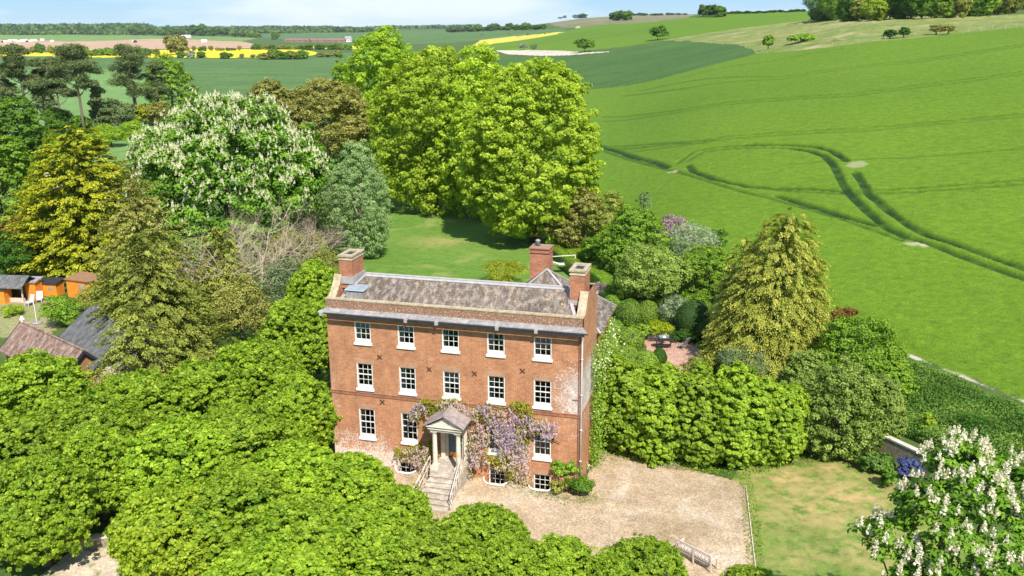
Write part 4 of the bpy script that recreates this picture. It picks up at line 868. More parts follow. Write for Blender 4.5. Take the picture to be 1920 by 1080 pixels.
# ------------------------------------------------------------------ back trees
btree(1000, 452, 104, 132, 'beech', 'largest lime-green beech right of the lawn with an open airy crown', name='beech_tree', ls=.34, nl=34, nclump=1300, per=60, crf=.075, low_h=.04, sub=.33, sx=1, rnd=.8)
btree(815, 392, 66, 118, 'beech', 'tall beech in the middle of the beech row over the lawn', name='beech_tree', ls=.38, nl=30, nclump=950, per=55, crf=.09, low_h=.05, sub=.33, rnd=.8)
btree(905, 405, 90, 100, 'beech', 'darker beech squeezed behind the largest one', name='beech_tree', ls=.38, nl=22, nclump=700, per=50, crf=.1, low_h=.05, sub=.35, rnd=.8)
btree(735, 352, 48, 100, 'beechdk', 'highest and farthest beech at the left end of the row', name='beech_tree', ls=.42, nl=26, nclump=800, per=50, crf=.1, low_h=.05, sub=.35, rnd=.8)
btree(655, 330, 110, 35, 'beechdk', 'small dark beech at the extreme left of the beech row', name='beech_tree', ls=.4, nl=14, nclump=300, per=45, low_h=.05)
btree(620, 372, 135, 95, 'brownolive', 'olive brown broad tree between chestnut and beeches', name='oak_tree', ls=.3, nl=30, nclump=800, per=45, crf=.09, low_h=.2, sub=.3, asp=.6, rnd=.9, sx=.8)
btree(525, 380, 148, 60, 'brownolive', 'olive brown tree rising behind the flowering chestnut', name='oak_tree', ls=.3, nl=20, nclump=400, per=45, crf=.1, low_h=.2, sub=.33, rnd=.9)
btree(435, 490, 163, 182, 'chestnut', 'huge domed horse chestnut covered in white candles', name='horse_chestnut', ls=.34, nl=40, nclump=1500, per=42, crf=.065, low_h=.03, sub=.28, up=.8, blossom=(LM['white'], 4600, .42, -.05))
btree(595, 440, 250, 45, 'chestnut', 'dark green trees under the right edge of the chestnut', name='horse_chestnut', ls=.32, nl=12, nclump=220, per=40, low_h=.05)
btree(680, 482, 262, 60, 'birch', 'pale grey-green birch with weeping foliage at the lawn edge', name='birch_tree', ls=.19, nl=26, nclump=700, per=60, crf=.12, low_h=.02, sub=.3, asp=.5, taper=.4, rnd=1.2, droop=.5, bark='palebark')
btree(640, 450, 310, 45, 'birch', 'lower left half of the pale birch clump', name='birch_tree', ls=.19, nl=14, nclump=300, per=50, crf=.14, low_h=.02, asp=.5, rnd=1.2, droop=.5, bark='palebark')
btree(35, 330, 182, 62, 'dark', 'dark green rounded tree at the left edge, mid height', ls=.4, nl=22, nclump=500, per=45, crf=.1, low_h=.03, name='maple_tree')
btree(15, 470, 252, 78, 'mid', 'mid-green rounded tree at the left edge under the dark one', ls=.3, nl=24, nclump=700, per=45, crf=.09, low_h=.03, name='maple_tree')
btree(325, 212, 103, 46, 'mid', 'leafy green tree right of the tall pines', ls=.5, nl=18, nclump=350, per=40, crf=.14, low_h=.05)
btree(8, 250, 130, 30, 'pine', 'dark pine cut by the left edge', ls=.4, nl=14, nclump=200, per=40, low_h=.3, bark='pinebark', name='pine_tree')
for px, by, ty, hw, mt, lb, nm in [(115, 250, 205, 30, 'dark', 'dark holly scrub under the left pines', 'shrub'), (228, 245, 180, 32, 'pine', 'low dark yew below the pines', 'yew_tree'), (190, 250, 200, 20, 'pine', 'small dark yew at the foot of the mossy pine', 'yew_tree'),
                           (300, 235, 188, 26, 'brownolive', 'brownish bush behind the chestnut shoulder', 'shrub'), (90, 225, 150, 22, 'pine', 'ragged small pine in front of the pasture', 'pine_tree'), (272, 232, 190, 22, 'gold', 'yellowish bush at the foot of the grey pine', 'shrub'), (160, 252, 215, 20, 'dark', 'dark holly scrub left of the mossy pine trunk', 'shrub')]:
    bshrub(px, by, ty, hw, mt, lb, ls=.4, nclump=140, per=30, name=nm)
# low hedge bank running diagonally behind the golden conifer
for i, (px, by, ty, hw) in enumerate([(110, 310, 262, 34), (160, 290, 248, 36), (210, 275, 236, 36), (255, 262, 228, 30)]):
    bshrub(px, by, ty, hw, 'hedge', ['leftmost', 'second from left', 'third from left', 'rightmost'][i]+' mound of the light green hedge bank behind the golden conifer', ls=.3, nclump=200, per=36, name='hedge', group='light green hedge bank', ry=.8)
bshrub(95, 372, 320, 26, 'white', 'white-blossomed hawthorn beside the golden conifer', ls=.22, nclump=90, per=30, name='hawthorn')
bshrub(45, 480, 385, 45, 'red', 'dark brownish bush left of the golden conifer', ls=.2, nclump=160, per=34)
bshrub(20, 530, 440, 50, 'boxdk', 'very dark yew bush at the left edge above the sheds', ls=.22, nclump=160, per=34)
bshrub(105, 275, 245, 16, 'dark', 'small dark bush between the maples and hedge bank', ls=.3, nclump=60)

# layered conifers
def conifer(px, by, ty, hw, mat, label, name='conifer', tiers=18, cover=1.0, ls=.26, per=34, droop=.7, ncl=900, spike=1.0, up=.35, rnd=.45, asp=.5, low=.02, shape=.8, bark='bark', jag=.22, crs=.13, lean=(0, 0)):
    p, H, r = solve(px, by, ty, hw); s_ = sd(); rg = np.random.default_rng(s_); print('%-20s D=%.0f H=%.1f r=%.1f  %s' % (name, dist(p), H, r, label[:40]))
    P = []; Dd = []; n = ncl
    u = 1-np.sqrt(rg.random(n)); tier = np.floor(u*tiers)/tiers; z = (low+(1-low)*(tier+rg.normal(0, .012, n)+.25/tiers))
    az = rg.random(n)*2*PI; nb = 13; ph = rg.random(tiers+2)*6; lob = 1+jag*np.sin(az*5+ph[(tier*tiers).astype(int)])+jag*.6*np.sin(az*9+2*ph[(tier*tiers).astype(int)])
    prof = np.clip(1-z, 0.02, 1)**shape*np.clip(z*6+.55, 0, 1); t_ = rg.uniform(.55, 1.05, n)**.6
    R = r*prof*t_*lob; zz = z*H-droop*.28*R*t_+.02*H
    P = np.stack([R*np.cos(az)+lean[0]*z*H, R*np.sin(az)+lean[1]*z*H, zz], 1); D = np.stack([np.cos(az), np.sin(az), np.full(n, .35)], 1)
    k = np.repeat(np.arange(n), per); off = rdir(rg, len(k))*(rg.random((len(k), 1))**.5); cs = (crs*r*(.55+.8*prof)*rg.uniform(.7, 1.3, n))[k][:, None]
    rad = D[k]*[1, 1, 0]; along = off[:, 0:1]*1.5; tang = np.stack([-rad[:, 1], rad[:, 0], np.zeros(len(k))], 1)
    pos = P[k]+cs*(rad*along+tang*off[:, 1:2]*.75+np.array([0, 0, 1])*(off[:, 2:3]*.35-droop*.35*(along+.3)**2*np.sign(along+.3)))
    ax = unit(rad*1.0+np.array([0, 0, -droop])+rdir(rg, len(k))*.45); nn = unit(rad*.5+np.array([0, 0, up+.5])+rdir(rg, len(k))*rnd)
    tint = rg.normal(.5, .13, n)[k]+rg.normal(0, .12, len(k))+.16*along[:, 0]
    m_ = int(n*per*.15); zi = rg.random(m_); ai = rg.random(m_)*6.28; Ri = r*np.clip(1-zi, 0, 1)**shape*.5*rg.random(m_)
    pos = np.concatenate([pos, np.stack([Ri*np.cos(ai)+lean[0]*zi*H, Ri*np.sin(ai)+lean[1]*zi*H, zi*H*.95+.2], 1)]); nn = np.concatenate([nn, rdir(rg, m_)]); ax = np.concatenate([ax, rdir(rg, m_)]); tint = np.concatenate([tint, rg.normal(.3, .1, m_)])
    root = empty(name, tuple(p), 0, label, 'tree'); S = ls*rg.uniform(.6, 1.35, len(pos))
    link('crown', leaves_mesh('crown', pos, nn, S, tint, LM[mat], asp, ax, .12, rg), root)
    b = MB(); b.tube([(0, 0, -.2), (lean[0]*H*.5, lean[1]*H*.5, H*.5), (lean[0]*H*.93, lean[1]*H*.93, H*.93)], [.035*H*.6+.08, .02*H*.6, .03], 8)
    for i in range(26):
        z_ = rg.uniform(.08, .85); a_ = rg.random()*6.28; q = r*(1-z_)**shape*.8; b.tube([(lean[0]*z_*H, lean[1]*z_*H, z_*H), (lean[0]*z_*H+q*.5*math.cos(a_), lean[1]*z_*H+q*.5*math.sin(a_), z_*H+.05*q), (lean[0]*z_*H+q*math.cos(a_), lean[1]*z_*H+q*math.sin(a_), z_*H-droop*.25*q)], [.06, .045, .02], 4, False)
    b.build('trunk', M[bark], root, True); return root
conifer(1428, 690, 392, 116, 'goldcon', 'large golden-green cypress with drooping sprays at the field edge', name='cypress_tree', tiers=60, ls=.155, per=72, ncl=2900, droop=1.0, shape=.40, jag=.10, crs=.07, asp=.45, lean=(.10, .02), rnd=.6)
conifer(1385, 655, 438, 62, 'goldcon', 'shorter dull left stem of the cypress clump', name='cypress_tree', tiers=40, ls=.19, per=46, ncl=800, droop=1.1, shape=.5, jag=.12, crs=.12, asp=.45, rnd=.6)
conifer(170, 505, 232, 125, 'gold', 'bright golden yellow conifer with layered branches', name='golden_conifer', tiers=34, ls=.28, per=60, ncl=1700, droop=.15, shape=.45, jag=.22, crs=.08, asp=.6, up=.8, rnd=.7)
conifer(280, 615, 325, 82, 'brownolive', 'sparse brownish conifer right of the golden one', name='fir_tree', tiers=40, ls=.22, per=40, ncl=1000, droop=.4, shape=.34, jag=.34, crs=.10, rnd=.8)
conifer(315, 700, 430, 98, 'olive', 'broad drooping olive-green fir in front of the bare tree', name='fir_tree', tiers=40, ls=.19, per=60, ncl=1500, droop=.5, shape=.33, jag=.34, crs=.085, rnd=.8, lean=(-.1, 0))
conifer(240, 670, 480, 75, 'olive', 'lower olive fir overlapping the slate barn roof', name='fir_tree', tiers=30, ls=.19, per=50, ncl=900, droop=.5, shape=.45, jag=.25, crs=.11, rnd=.8)
conifer(278, 800, 560, 84, 'olive', 'low drooping olive fir boughs hanging beside the barn gable', name='fir_tree', tiers=24, ls=.16, per=50, ncl=1000, droop=.5, shape=.4, jag=.25, crs=.13, rnd=.8)
conifer(425, 600, 420, 62, 'olive', 'yellowish fir behind the bare branches', name='fir_tree', tiers=30, ls=.22, per=40, ncl=600, droop=.5, shape=.5, jag=.25, crs=.13, rnd=.8)

# Scots pines
def scots(px, by, ty, spread, trunkb, label, lean=0, seed=0, low=.5, nl=10):
    p, H, r = solve(px, by, ty, spread); rg = np.random.default_rng(900+seed); print('pine H=%.1f r=%.1f D=%.0f' % (H, r, dist(p)))
    L = []
    for i in range(nl):
        t_ = low+(1-low)*(i+.4)/nl; a = rg.random()*6.28; q = r*rg.uniform(.25, .85)*(1.15-.55*(t_-low)/(1-low)); L.append((q*math.cos(a)+lean*t_*H, q*math.sin(a), t_*H*.97, r*rg.uniform(.3, .5), r*rg.uniform(.3, .5), H*.035*rg.uniform(.8, 1.4)))
    L.append((lean*H, 0, H*.95, r*.45, r*.45, H*.06))
    root = empty('pine_tree', tuple(p), 0, label, 'tree', 'tall pines in front of the pasture')
    pos, nn, tint, k, P, D = crown_points(L, 460, r*.19, 44, rg, .6, .5, -.5, .15, .9)
    link('crown', leaves_mesh('crown', pos, nn, .42*rg.uniform(.6, 1.3, len(pos)), tint, LM['pine'], .45, None, .1, rg), root)
    b = MB(); pts = [(lean*H*t_+rg.normal(0, .12), rg.normal(0, .12), H*t_-.2*(t_ == 0)) for t_ in (0, .2, .4, .6, .8, .95)]; b.tube(pts, [trunkb*f for f in (1.15, .95, .85, .7, .45, .15)], 9)
    for l in L:
        z_ = max(.3*H, l[2]-rg.uniform(.05, .15)*H); f = z_/H; s = Vector((lean*H*f, 0, z_)); e_ = Vector(l[:3]); b.tube([s, s.lerp(e_, .5)+Vector((0, 0, -.02*H)), e_], [trunkb*.4, trunkb*.28, .05], 5)
    b.build('trunk', M[bark_ if (bark_ := 'pinebark') else 0], root, True)
scots(55, 252, 88, 42, .42, 'dark-trunked pine at the far left of the pine row', .0, 1, .42, 13)
scots(88, 248, 112, 26, .25, 'slim pine second from left in the row', .02, 2, .55, 8)
scots(120, 246, 110, 28, .25, 'leaning slender pine left of the mossy-trunked one', -.04, 3, .5, 9)
scots(160, 255, 86, 46, .36, 'pine with a mossy green trunk and a flat spreading top', -.03, 4, .55, 12)
scots(192, 252, 165, 20, .22, 'short young pine between the two tallest', 0, 5, .35, 8)
scots(258, 232, 84, 44, .55, 'tallest pine with a thick pale grey trunk', -.02, 6, .38, 15)
scots(300, 226, 118, 26, .4, 'pine with bare hanging limbs beside the leafy green tree', 0, 7, .4, 8)

# bare trees
def baretree(px, by, ty, hw, label, mat, seed, n=3, depth=6, spread=.6, name='bare_tree'):
    p, H, r = solve(px, by, ty, hw); rg = np.random.default_rng(seed); root = empty(name, tuple(p), 0, label, 'tree'); b = MB(); b.tube([(0, 0, -.2), (0, 0, H*.2)], [.22, .17], 8); b.build('trunk', mat, root, True)
    b = MB(); s = H/2.6
    for i in range(5):
        a = i*1.26+rg.random(); bare_branches(rg, (0, 0, H*.16), (math.cos(a)*r/H*1.5, math.sin(a)*r/H*1.5, .75), s*.95, .10, depth, b, n, spread)
    b.build('branches', mat, root); return root
baretree(490, 590, 378, 115, 'wide leafless tree with a tangle of pale grey-brown branches', M['twig'], 3)
baretree(580, 520, 405, 72, 'smaller leafless tree behind the left chimney', M['twigdk'], 5)
baretree(425, 600, 430, 80, 'leafless branches leaning into the olive firs', M['twig'], 8, depth=5)
bshrub(455, 640, 520, 60, 'brownolive', 'brown-olive scrub low between the fir and the bare tree', ls=.16, nclump=170, per=30)
bshrub(545, 600, 475, 55, 'greygreen', 'grey-green scrub at the foot of the bare tree', ls=.15, nclump=150, per=30)
bshrub(612, 535, 462, 34, 'brownolive', 'brownish scrub just left of the left chimney', ls=.15, nclump=110, per=30)
bshrub(560, 520, 430, 62, 'brownolive', 'thin brownish shrub behind the bare branches', ls=.16, nclump=150, per=26)
bshrub(470, 560, 470, 60, 'greygreen', 'grey-green twiggy shrub seen through the bare tree', ls=.16, nclump=110, per=26)
bshrub(420, 470, 405, 60, 'limeyel', 'yellow-green shrub at the foot of the chestnut', ls=.2, nclump=140, per=30)
bshrub(520, 470, 405, 60, 'mid', 'mid-green shrub under the chestnut edge', ls=.2, nclump=140, per=30)

# ------------------------------------------------------------------ right side border
btree(1095, 470, 352, 40, 'brownolive', 'olive brown tree at the wheat edge behind the hedges', ls=.2, nl=16, nclump=260, per=45, crf=.16, low_h=.03, name='hawthorn')
btree(1150, 475, 360, 48, 'olive', 'dull green thorn tree against the wheat', ls=.2, nl=16, nclump=300, per=45, crf=.15, low_h=.03, name='hawthorn')
btree(1185, 520, 388, 62, 'mid', 'fresh green maple left of the lilac', ls=.2, nl=20, nclump=450, per=50, crf=.12, low_h=.02, name='maple_tree')
btree(1130, 500, 440, 45, 'mid', 'dark leafy shrub behind the right chimney', ls=.2, nl=14, nclump=220, per=45, crf=.15, low_h=.02, name='maple_tree')
bshrub(1048, 468, 372, 34, 'brownolive', 'greyish thorn bush under the big beech', ls=.18, nclump=160, per=34, name='hawthorn')
bshrub(1008, 452, 408, 42, 'goldcon', 'yellow-tipped laurel at the edge of the lawn', ls=.2, nclump=130, per=34, asp=.5)
bshrub(1252, 478, 405, 46, 'purple', 'lilac bush with pinkish purple flowers at the wheat edge', ls=.16, nclump=170, per=32, name='lilac_bush')
bshrub(1190, 500, 430, 24, 'purple', 'narrow purple-leaved plum between green shrubs', ls=.15, nclump=90, per=32, name='plum_bush')
bshrub(1165, 520, 480, 26, 'purple', 'low purple shrub right of the right chimney', ls=.14, nclump=60, per=30)
bshrub(1300, 480, 412, 46, 'grey', 'pale variegated shrub right of the lilac', ls=.15, nclump=160, per=30)
bshrub(1270, 510, 445, 42, 'greygreen', 'creamy green shrub below the lilac', ls=.15, nclump=140, per=30)
bshrub(1350, 470, 422, 16, 'boxdk', 'tiny dark pointed fir at the wheat edge', ls=.14, nclump=50, per=26, name='fir_tree')
bshrub(1206, 405, 350, 14, 'greygreen', 'small grey fir beside the thorn trees', ls=.16, nclump=40, per=26, name='fir_tree')
btree(1320, 560, 450, 58, 'mid', 'dense round-headed maple left of the cypress', ls=.17, nl=20, nclump=450, per=50, crf=.12, low_h=.02, name='maple_tree')
btree(1215, 585, 462, 66, 'elder', 'rounded shrub tree with golden bare stems showing inside', ls=.15, nl=22, nclump=380, per=46, crf=.13, low_h=.2, name='maple_tree', bark='mossbark', nb=16)
bshrub(1262, 608, 556, 30, 'grey', 'silvery grey shrub among the topiary', ls=.11, nclump=110, per=32, asp=.5)
bshrub(1236, 640, 600, 24, 'yellow', 'small bright yellow shrub beside the barbecue', ls=.11, nclump=80, per=30)
bshrub(1125, 560, 530, 18, 'purple', 'brownish heather-like bush by the right wall', ls=.12, nclump=40, per=26)
def topi(px, py, rx, rz, mat, label, seed, **kw):
    q = onZ(px, py, G+rz*.6); topiary('topiary', (q[0], q[1], G), rx, rx*.95, rz, LM[mat], seed, label, **kw)
for i, a in enumerate([(1148, 580, 1.15, 1.35, 'mid', 'rounded laurel nearest the rear slate roof'), (1180, 590, 1.3, 1.45, 'mid', 'large leafy rounded shrub above the cloud-clipped hedge'), (1215, 590, 1.1, 1.3, 'box', 'rounded box behind the yellow shrub'),
     (1150, 625, 1.15, 1.15, 'box', 'smooth clipped box mound by the house wall'), (1182, 638, 1.2, 1.1, 'box', 'smooth clipped box mound left of the patio'), (1145, 650, .75, 1.0, 'box', 'small clipped box mound low by the wall'),
     (1175, 672, 1.2, 1.05, 'box', 'broad clipped box mound at the patio corner'), (1212, 682, 1.0, 1.0, 'box', 'lowest clipped box mound behind the bright hedge'), (1236, 672, .62, .85, 'boxdk', 'small dark clipped ball on the patio edge'),
     (1300, 600, 1.6, 1.9, 'boxdk', 'big dark clipped dome in shade beside the patio'), (1330, 625, 1.2, 1.3, 'boxdk', 'dark bush under the cypress by the garden chair')]):
    topi(*a, seed=i+3)
bshrub(1302, 712, 668, 26, 'olive', 'ragged olive shrub at the right corner of the patio', ls=.11, nclump=90, per=28)
bshrub(1222, 728, 690, 20, 'limeyel', 'bright shrub spilling over the near end of the patio', ls=.11, nclump=70, per=28)
for a in [(1160, 562, 528, 30, 'mid', 'mid-green shrub between the dark maple and the rounded laurel'), (1235, 580, 545, 26, 'dark', 'dark shrub under the bare-stemmed tree'), (1295, 585, 548, 30, 'mid', 'leafy shrub behind the big dark clipped dome'), (1195, 560, 530, 24, 'elder', 'dull green shrub behind the clipped domes'), (1200, 640, 606, 22, 'box', 'loose light green shrub left of the yellow one'), (1335, 672, 640, 26, 'dark', 'dark low shrub behind the patio chair'), (1285, 640, 618, 24, 'boxdk', 'very dark low shrub at the back edge of the patio')]:
    bshrub(*a, ls=.13, nclump=110, per=30)
# clipped hedges behind the chimney
for i, (px, py, lx, ly, lz, rz, lb) in enumerate([(1062, 478, 5.2, .7, .8, -1.05, 'long flat-topped clipped hedge running behind the tall chimney'), (1085, 470, 1.6, 1.2, .7, .3, 'square clipped hedge block behind the tall chimney'), (1120, 508, 2.6, .8, .7, -1.0, 'short clipped hedge right of the right chimney')]):
    q = onZ(px, py, G+lz*2); topiary('hedge', (q[0], q[1], G), lx, ly, lz, LM['hedge' if i < 2 else 'mid'], 40+i, lb, n=9000, ls=.13, rz_=rz, box=True, cat='hedge')
bshrub(945, 532, 488, 42, 'gold', 'yellow-green bush just behind the main slate roof', ls=.13, nclump=150, per=34, asp=.5)
# bright hedge in front of the patio, right of the drive
for px, by, ty, hw, mt, lb in [(1168, 838, 668, 58, 'hedge', 'bright green hedge tree nearest the right wall of the house'), (1235, 855, 690, 62, 'hedge', 'bright green hedge tree second from the house'), (1310, 862, 688, 56, 'lime', 'slightly darker tree in the middle of the bright hedge'), (1372, 866, 698, 60, 'hedge', 'bright green hedge tree third from the house'), (1442, 862, 712, 58, 'hedge', 'bright green hedge tree at the right end over the lawn corner')]:
    btree(px, by, ty, hw, mt, lb, ls=.145, nl=30, nclump=900, per=50, crf=.10, low_h=.0, sub=.42, name='hedge_tree', group='bright green hedge beside the gravel', asp=.95, up=.6, taper=0)
for px, by, ty, hw, mt, lb in [(1560, 850, 668, 82, 'elder', 'big dull green elder overhanging the lawn'), (1640, 835, 700, 52, 'elder', 'right-hand part of the elder above the garden wall'), (1500, 790, 660, 50, 'elder', 'elder shaded between bright hedge and cypress'), (1600, 740, 592, 78, 'mid', 'tall green elder right of the cypress against the wheat'), (1660, 760, 660, 45, 'mid', 'outermost elder beside the rough verge')]:
    btree(px, by, ty, hw, mt, lb, ls=.15, nl=26, nclump=600, per=50, crf=.12, low_h=.0, sub=.36, name='elder_bush', asp=.7, rnd=.85)
bshrub(1390, 722, 640, 52, 'greygreen', 'grey-green willowy shrub at the foot of the cypress', ls=.12, nclump=200, per=36, asp=.35)
bshrub(1575, 618, 572, 30, 'red', 'reddish-brown leaved bush right of the cypress', ls=.14, nclump=80, per=30)
bshrub(1130, 700, 650, 22, 'weed', 'dark evergreen foliage hugging the side wall', ls=.12, nclump=120, per=30, ry=1.5)
# rambler on the side wall
def wallplant(name, x, y0, y1, z0, z1, mat, mat2, label, seed, n=5000, ls=.13):
    rg = np.random.default_rng(seed); root = empty(name, (x, (y0+y1)/2, G), 0, label, 'climbing plant'); n2 = n
    yy = rg.uniform(y0, y1, n2); zz = rg.uniform(z0, z1, n2); f = (zz-z0)/(z1-z0); keep = rg.random(n2) < 1.1-.5*f; pos = np.stack([rg.gamma(1.6, .18, n2), yy-(y0+y1)/2, zz-G], 1)[keep]
    nn = unit(np.array([1, -.2, .5])+rdir(rg, len(pos))*.7); link('foliage', leaves_mesh('foliage', pos, nn, ls*rg.uniform(.6, 1.3, len(pos)), rg.normal(.5, .18, len(pos)), LM[mat], .75, None, .15, rg), root)
    if mat2: pp = pos[(rg.random(len(pos)) < .03*(1+4*(pos[:, 2] > (z1-z0)*.7)))]+[.08, 0, .03]; link('blossom', leaves_mesh('blossom', pp, unit(rdir(rg, len(pp))+[.6, -.4, .6]), .11*rg.uniform(.7, 1.3, len(pp)), rg.normal(.6, .2, len(pp)), LM[mat2], .95, None, .1, rg), root)
wallplant('climbing_rose', 16.06, 2.5, 9.5, -.9, 7.2, 'mid', 'white', 'white-flowered rambler climbing the side wall of the house', 71, 9000)
# planting at the right front corner
bshrub(1056, 905, 832, 33, 'mid', 'glossy green rose bush against the right end of the facade', ls=.13, nclump=150, per=36, cat='shrub')
bshrub(1088, 925, 893, 26, 'dark', 'low dark green herb clump at the house corner', ls=.09, nclump=90, per=30)
bshrub(1050, 925, 902, 22, 'olive', 'thin weedy growth at the edge of the gravel by the wall', ls=.09, nclump=40, per=22)
# weeds on the verge
def weeds(name, poly, n, hmax, ls, mat, label, seed, dens=.42):
    rg = np.random.default_rng(seed); P = W2(poly); xs_ = rg.uniform(P[:, 0].min(), P[:, 0].max(), n*3); ys_ = rg.uniform(P[:, 1].min(), P[:, 1].max(), n*3); k = inpoly(xs_, ys_, P); xs_, ys_ = xs_[k][:n], ys_[k][:n]
    h_ = hmax*(.45+.9*vnoise(xs_+50, ys_+50, 1.1, seed))*rg.uniform(.3, 1, len(xs_)); pos = np.stack([xs_, ys_, hgt(xs_, ys_, False)+h_], 1); nn = unit(np.array([0, 0, .8])+rdir(rg, len(pos))*.8)
    o = link(name, leaves_mesh(name, pos, nn, ls*rg.uniform(.6, 1.3, len(pos)), .5+.9*(vnoise(xs_, ys_, 2.1, seed+1)-.5)+rg.normal(0, .12, len(pos)), LM[mat], .5, None, .2, rg)); tag(o, label, 'weeds', None, 'stuff')
weeds('nettles', [(1640, 700), (1690, 676), (1780, 719), (1850, 750), (1960, 793), (2200, 900), (2200, 1080), (1960, 930), (1850, 900), (1795, 866), (1700, 822), (1640, 790), (1650, 720)], 66000, .9, .17, 'weed', 'dense dark nettle bank between garden wall and wheat', 5)
weeds('long_grass', [(1385, 870), (1420, 850), (1640, 835), (1660, 850), (1650, 885), (1620, 870), (1560, 865), (1500, 872), (1400, 895)], 2600, .22, .12, 'mid', 'uncut long grass along the foot of the hedge', 6)
weeds('long_grass', [(1386, 890), (1408, 890), (1425, 960), (1432, 1060), (1420, 1090), (1400, 1060)], 900, .16, .10, 'mid', 'tufty grass and white-flowered weeds along the gravel edge', 7)
weeds('long_grass', [(1130, 838), (1180, 850), (1260, 868), (1330, 878), (1385, 882), (1388, 896), (1320, 890), (1240, 878), (1170, 862), (1125, 850)], 1500, .2, .10, 'mid', 'straggly weeds along the hedge side of the gravel', 8)
weeds('long_grass', [(1010, 918), (1060, 930), (1120, 925), (1125, 940), (1060, 948), (1000, 932)], 350, .14, .09, 'olive', 'thin weeds on the gravel below the corner shrubs', 9)
bshrub(1640, 885, 850, 30, 'weed', 'dark docks growing by the end of the wall', ls=.2, nclump=60, per=26)
bshrub(1704, 900, 860, 21, 'blue', 'deep blue flowering ceanothus against the wall', ls=.1, nclump=110, per=34, name='ceanothus')
bshrub(1665, 915, 880, 18, 'dark', 'clump of broad green leaves left of the blue bush', ls=.24, nclump=30, per=16, asp=.5)
bshrub(1735, 815, 775, 14, 'limeyel', 'lone bright sapling in the nettle bank', ls=.13, nclump=40, per=26)
# garden wall
A = onZ(1640, 805, .5); B = onZ(1785, 872, .5); k = MB(); d = Vector((B-A)).normalized(); e = Vector(A)-d*5; f = Vector(B)+d*16
k.bar((e.x, e.y, -.45), (f.x, f.y, -.45), .32, 1.6); wl = k.build('wall_body', M['flint'], None); root = empty('garden_wall', tuple(e), 0, 'low flint garden wall with a pale coping, running behind the blue bush', 'wall')
def adopt(o, root):
    o.parent = root; o.location = (-root.location.x, -root.location.y, -root.location.z); KIDS.setdefault(root.name, []).append(o)
adopt(wl, root); k = MB(); k.bar((e.x, e.y, .40), (f.x, f.y, .40), .40, .10); adopt(k.build('coping', M['grout'], None), root)
# big chestnut close at the bottom right
p = onZ(1838, 945, 10.4); rg = np.random.default_rng(77)
L = [(0, 0, 8.6, 2.5, 2.5, 2.2), (.3, 2.0, 9.6, 1.3, 1.3, 1.1), (-2.4, -.3, 8.2, 1.0, 1.0, .8), (-3.1, .5, 8.0, .7, .7, .5), (2.0, .6, 9.6, 1.8, 1.8, 1.5), (-.6, 1.6, 10.4, .9, .9, .9), (-1.4, 1.2, 9.0, 1.0, 1.0, .8), (1.2, -2.2, 8.2, 1.8, 1.8, 1.5), (3.0, 2.5, 9.2, 1.6, 1.6, 1.4), (-.2, 2.6, 10.2, .5, .5, .6), (-1.6, -1.6, 7.4, 1.2, 1.2, 1.0), (.8, 1.8, 10.0, .9, .9, .8)]
L = [(a, b, c_+1.4, d, e_, f_) for a, b, c_, d, e_, f_ in L]
make_tree('horse_chestnut', L, 720, .28, 30, .21, LM['chestnut'], M['bark'], 78, 7.5, .22, 'horse chestnut with big pink-white candles at the bottom right corner', 'tree', None, asp=.45, flat=.4, up=.8, low=-.3, fill=.10, rnd=.45, blossom=(LM['pinkwhite'], 560, .37, .05), loc=(p[0], p[1], G), nb=12)

# ------------------------------------------------------------------ far and middle distance trees
def fartree(px, by, ty, hw, mat, label, name='broadleaf_tree', group=None, n=120, per=26, r=None, **kw):
    if r is None: p, H, rr0 = solve(px, by, ty, hw)
    else: p = hitR(px, r); H = (by-ty)*r/FPX; rr0 = hw*r/FPX
    rg = np.random.default_rng(sd()); rz = H*.48; L = auto_lobes(rg, rr0, rz, H-rz, 9, .42)
    return make_tree(name, L, n, rr0*.22, per, max(.35, rr0*.13), LM[mat], M['bark'], SEED[0], H*.4, .25, label, 'tree', group, loc=tuple(p), fill=.4, nb=3, **kw)
fartree(1233, 75, 46, 18, 'dark', 'single rounded tree on the corner of the far bright field')
fartree(1096, 98, 72, 17, 'dark', 'single tree beside the chalky ground')
fartree(982, 94, 81, 9, 'grey', 'pale may bush left of the single tree by the chalk', 'hawthorn', n=50); fartree(1002, 94, 82, 8, 'greygreen', 'dull may bush right of its pale twin', 'hawthorn', n=50)
fartree(1440, 93, 67, 12, 'mid', 'small tree at the sharp corner of the dark crop field')
fartree(1504, 79, 65, 22, 'mid', 'low spreading bramble bush in the rough grass', 'shrub', n=80)
fartree(1668, 72, 56, 12, 'boxdk', 'left of the two dark round bushes on the wheat edge', 'hawthorn', n=80, group=None); fartree(1694, 70, 51, 11, 'boxdk', 'right of the two dark round bushes on the wheat edge', 'hawthorn', n=80)
fartree(1755, 64, 45, 14, 'brownolive', 'thin brownish windswept thorn, larger of two', 'hawthorn', n=60, per=14); fartree(1778, 63, 47, 11, 'brownolive', 'thin brownish windswept thorn, smaller of two', 'hawthorn', n=50, per=12)
fartree(1083, 55, 49, 5, 'white', 'white blossoming bush on the far field corner', 'hawthorn', n=40)
fartree(1793, 34, 27, 5, 'white', 'white blossoming bush under the hilltop wood', 'hawthorn', n=40)
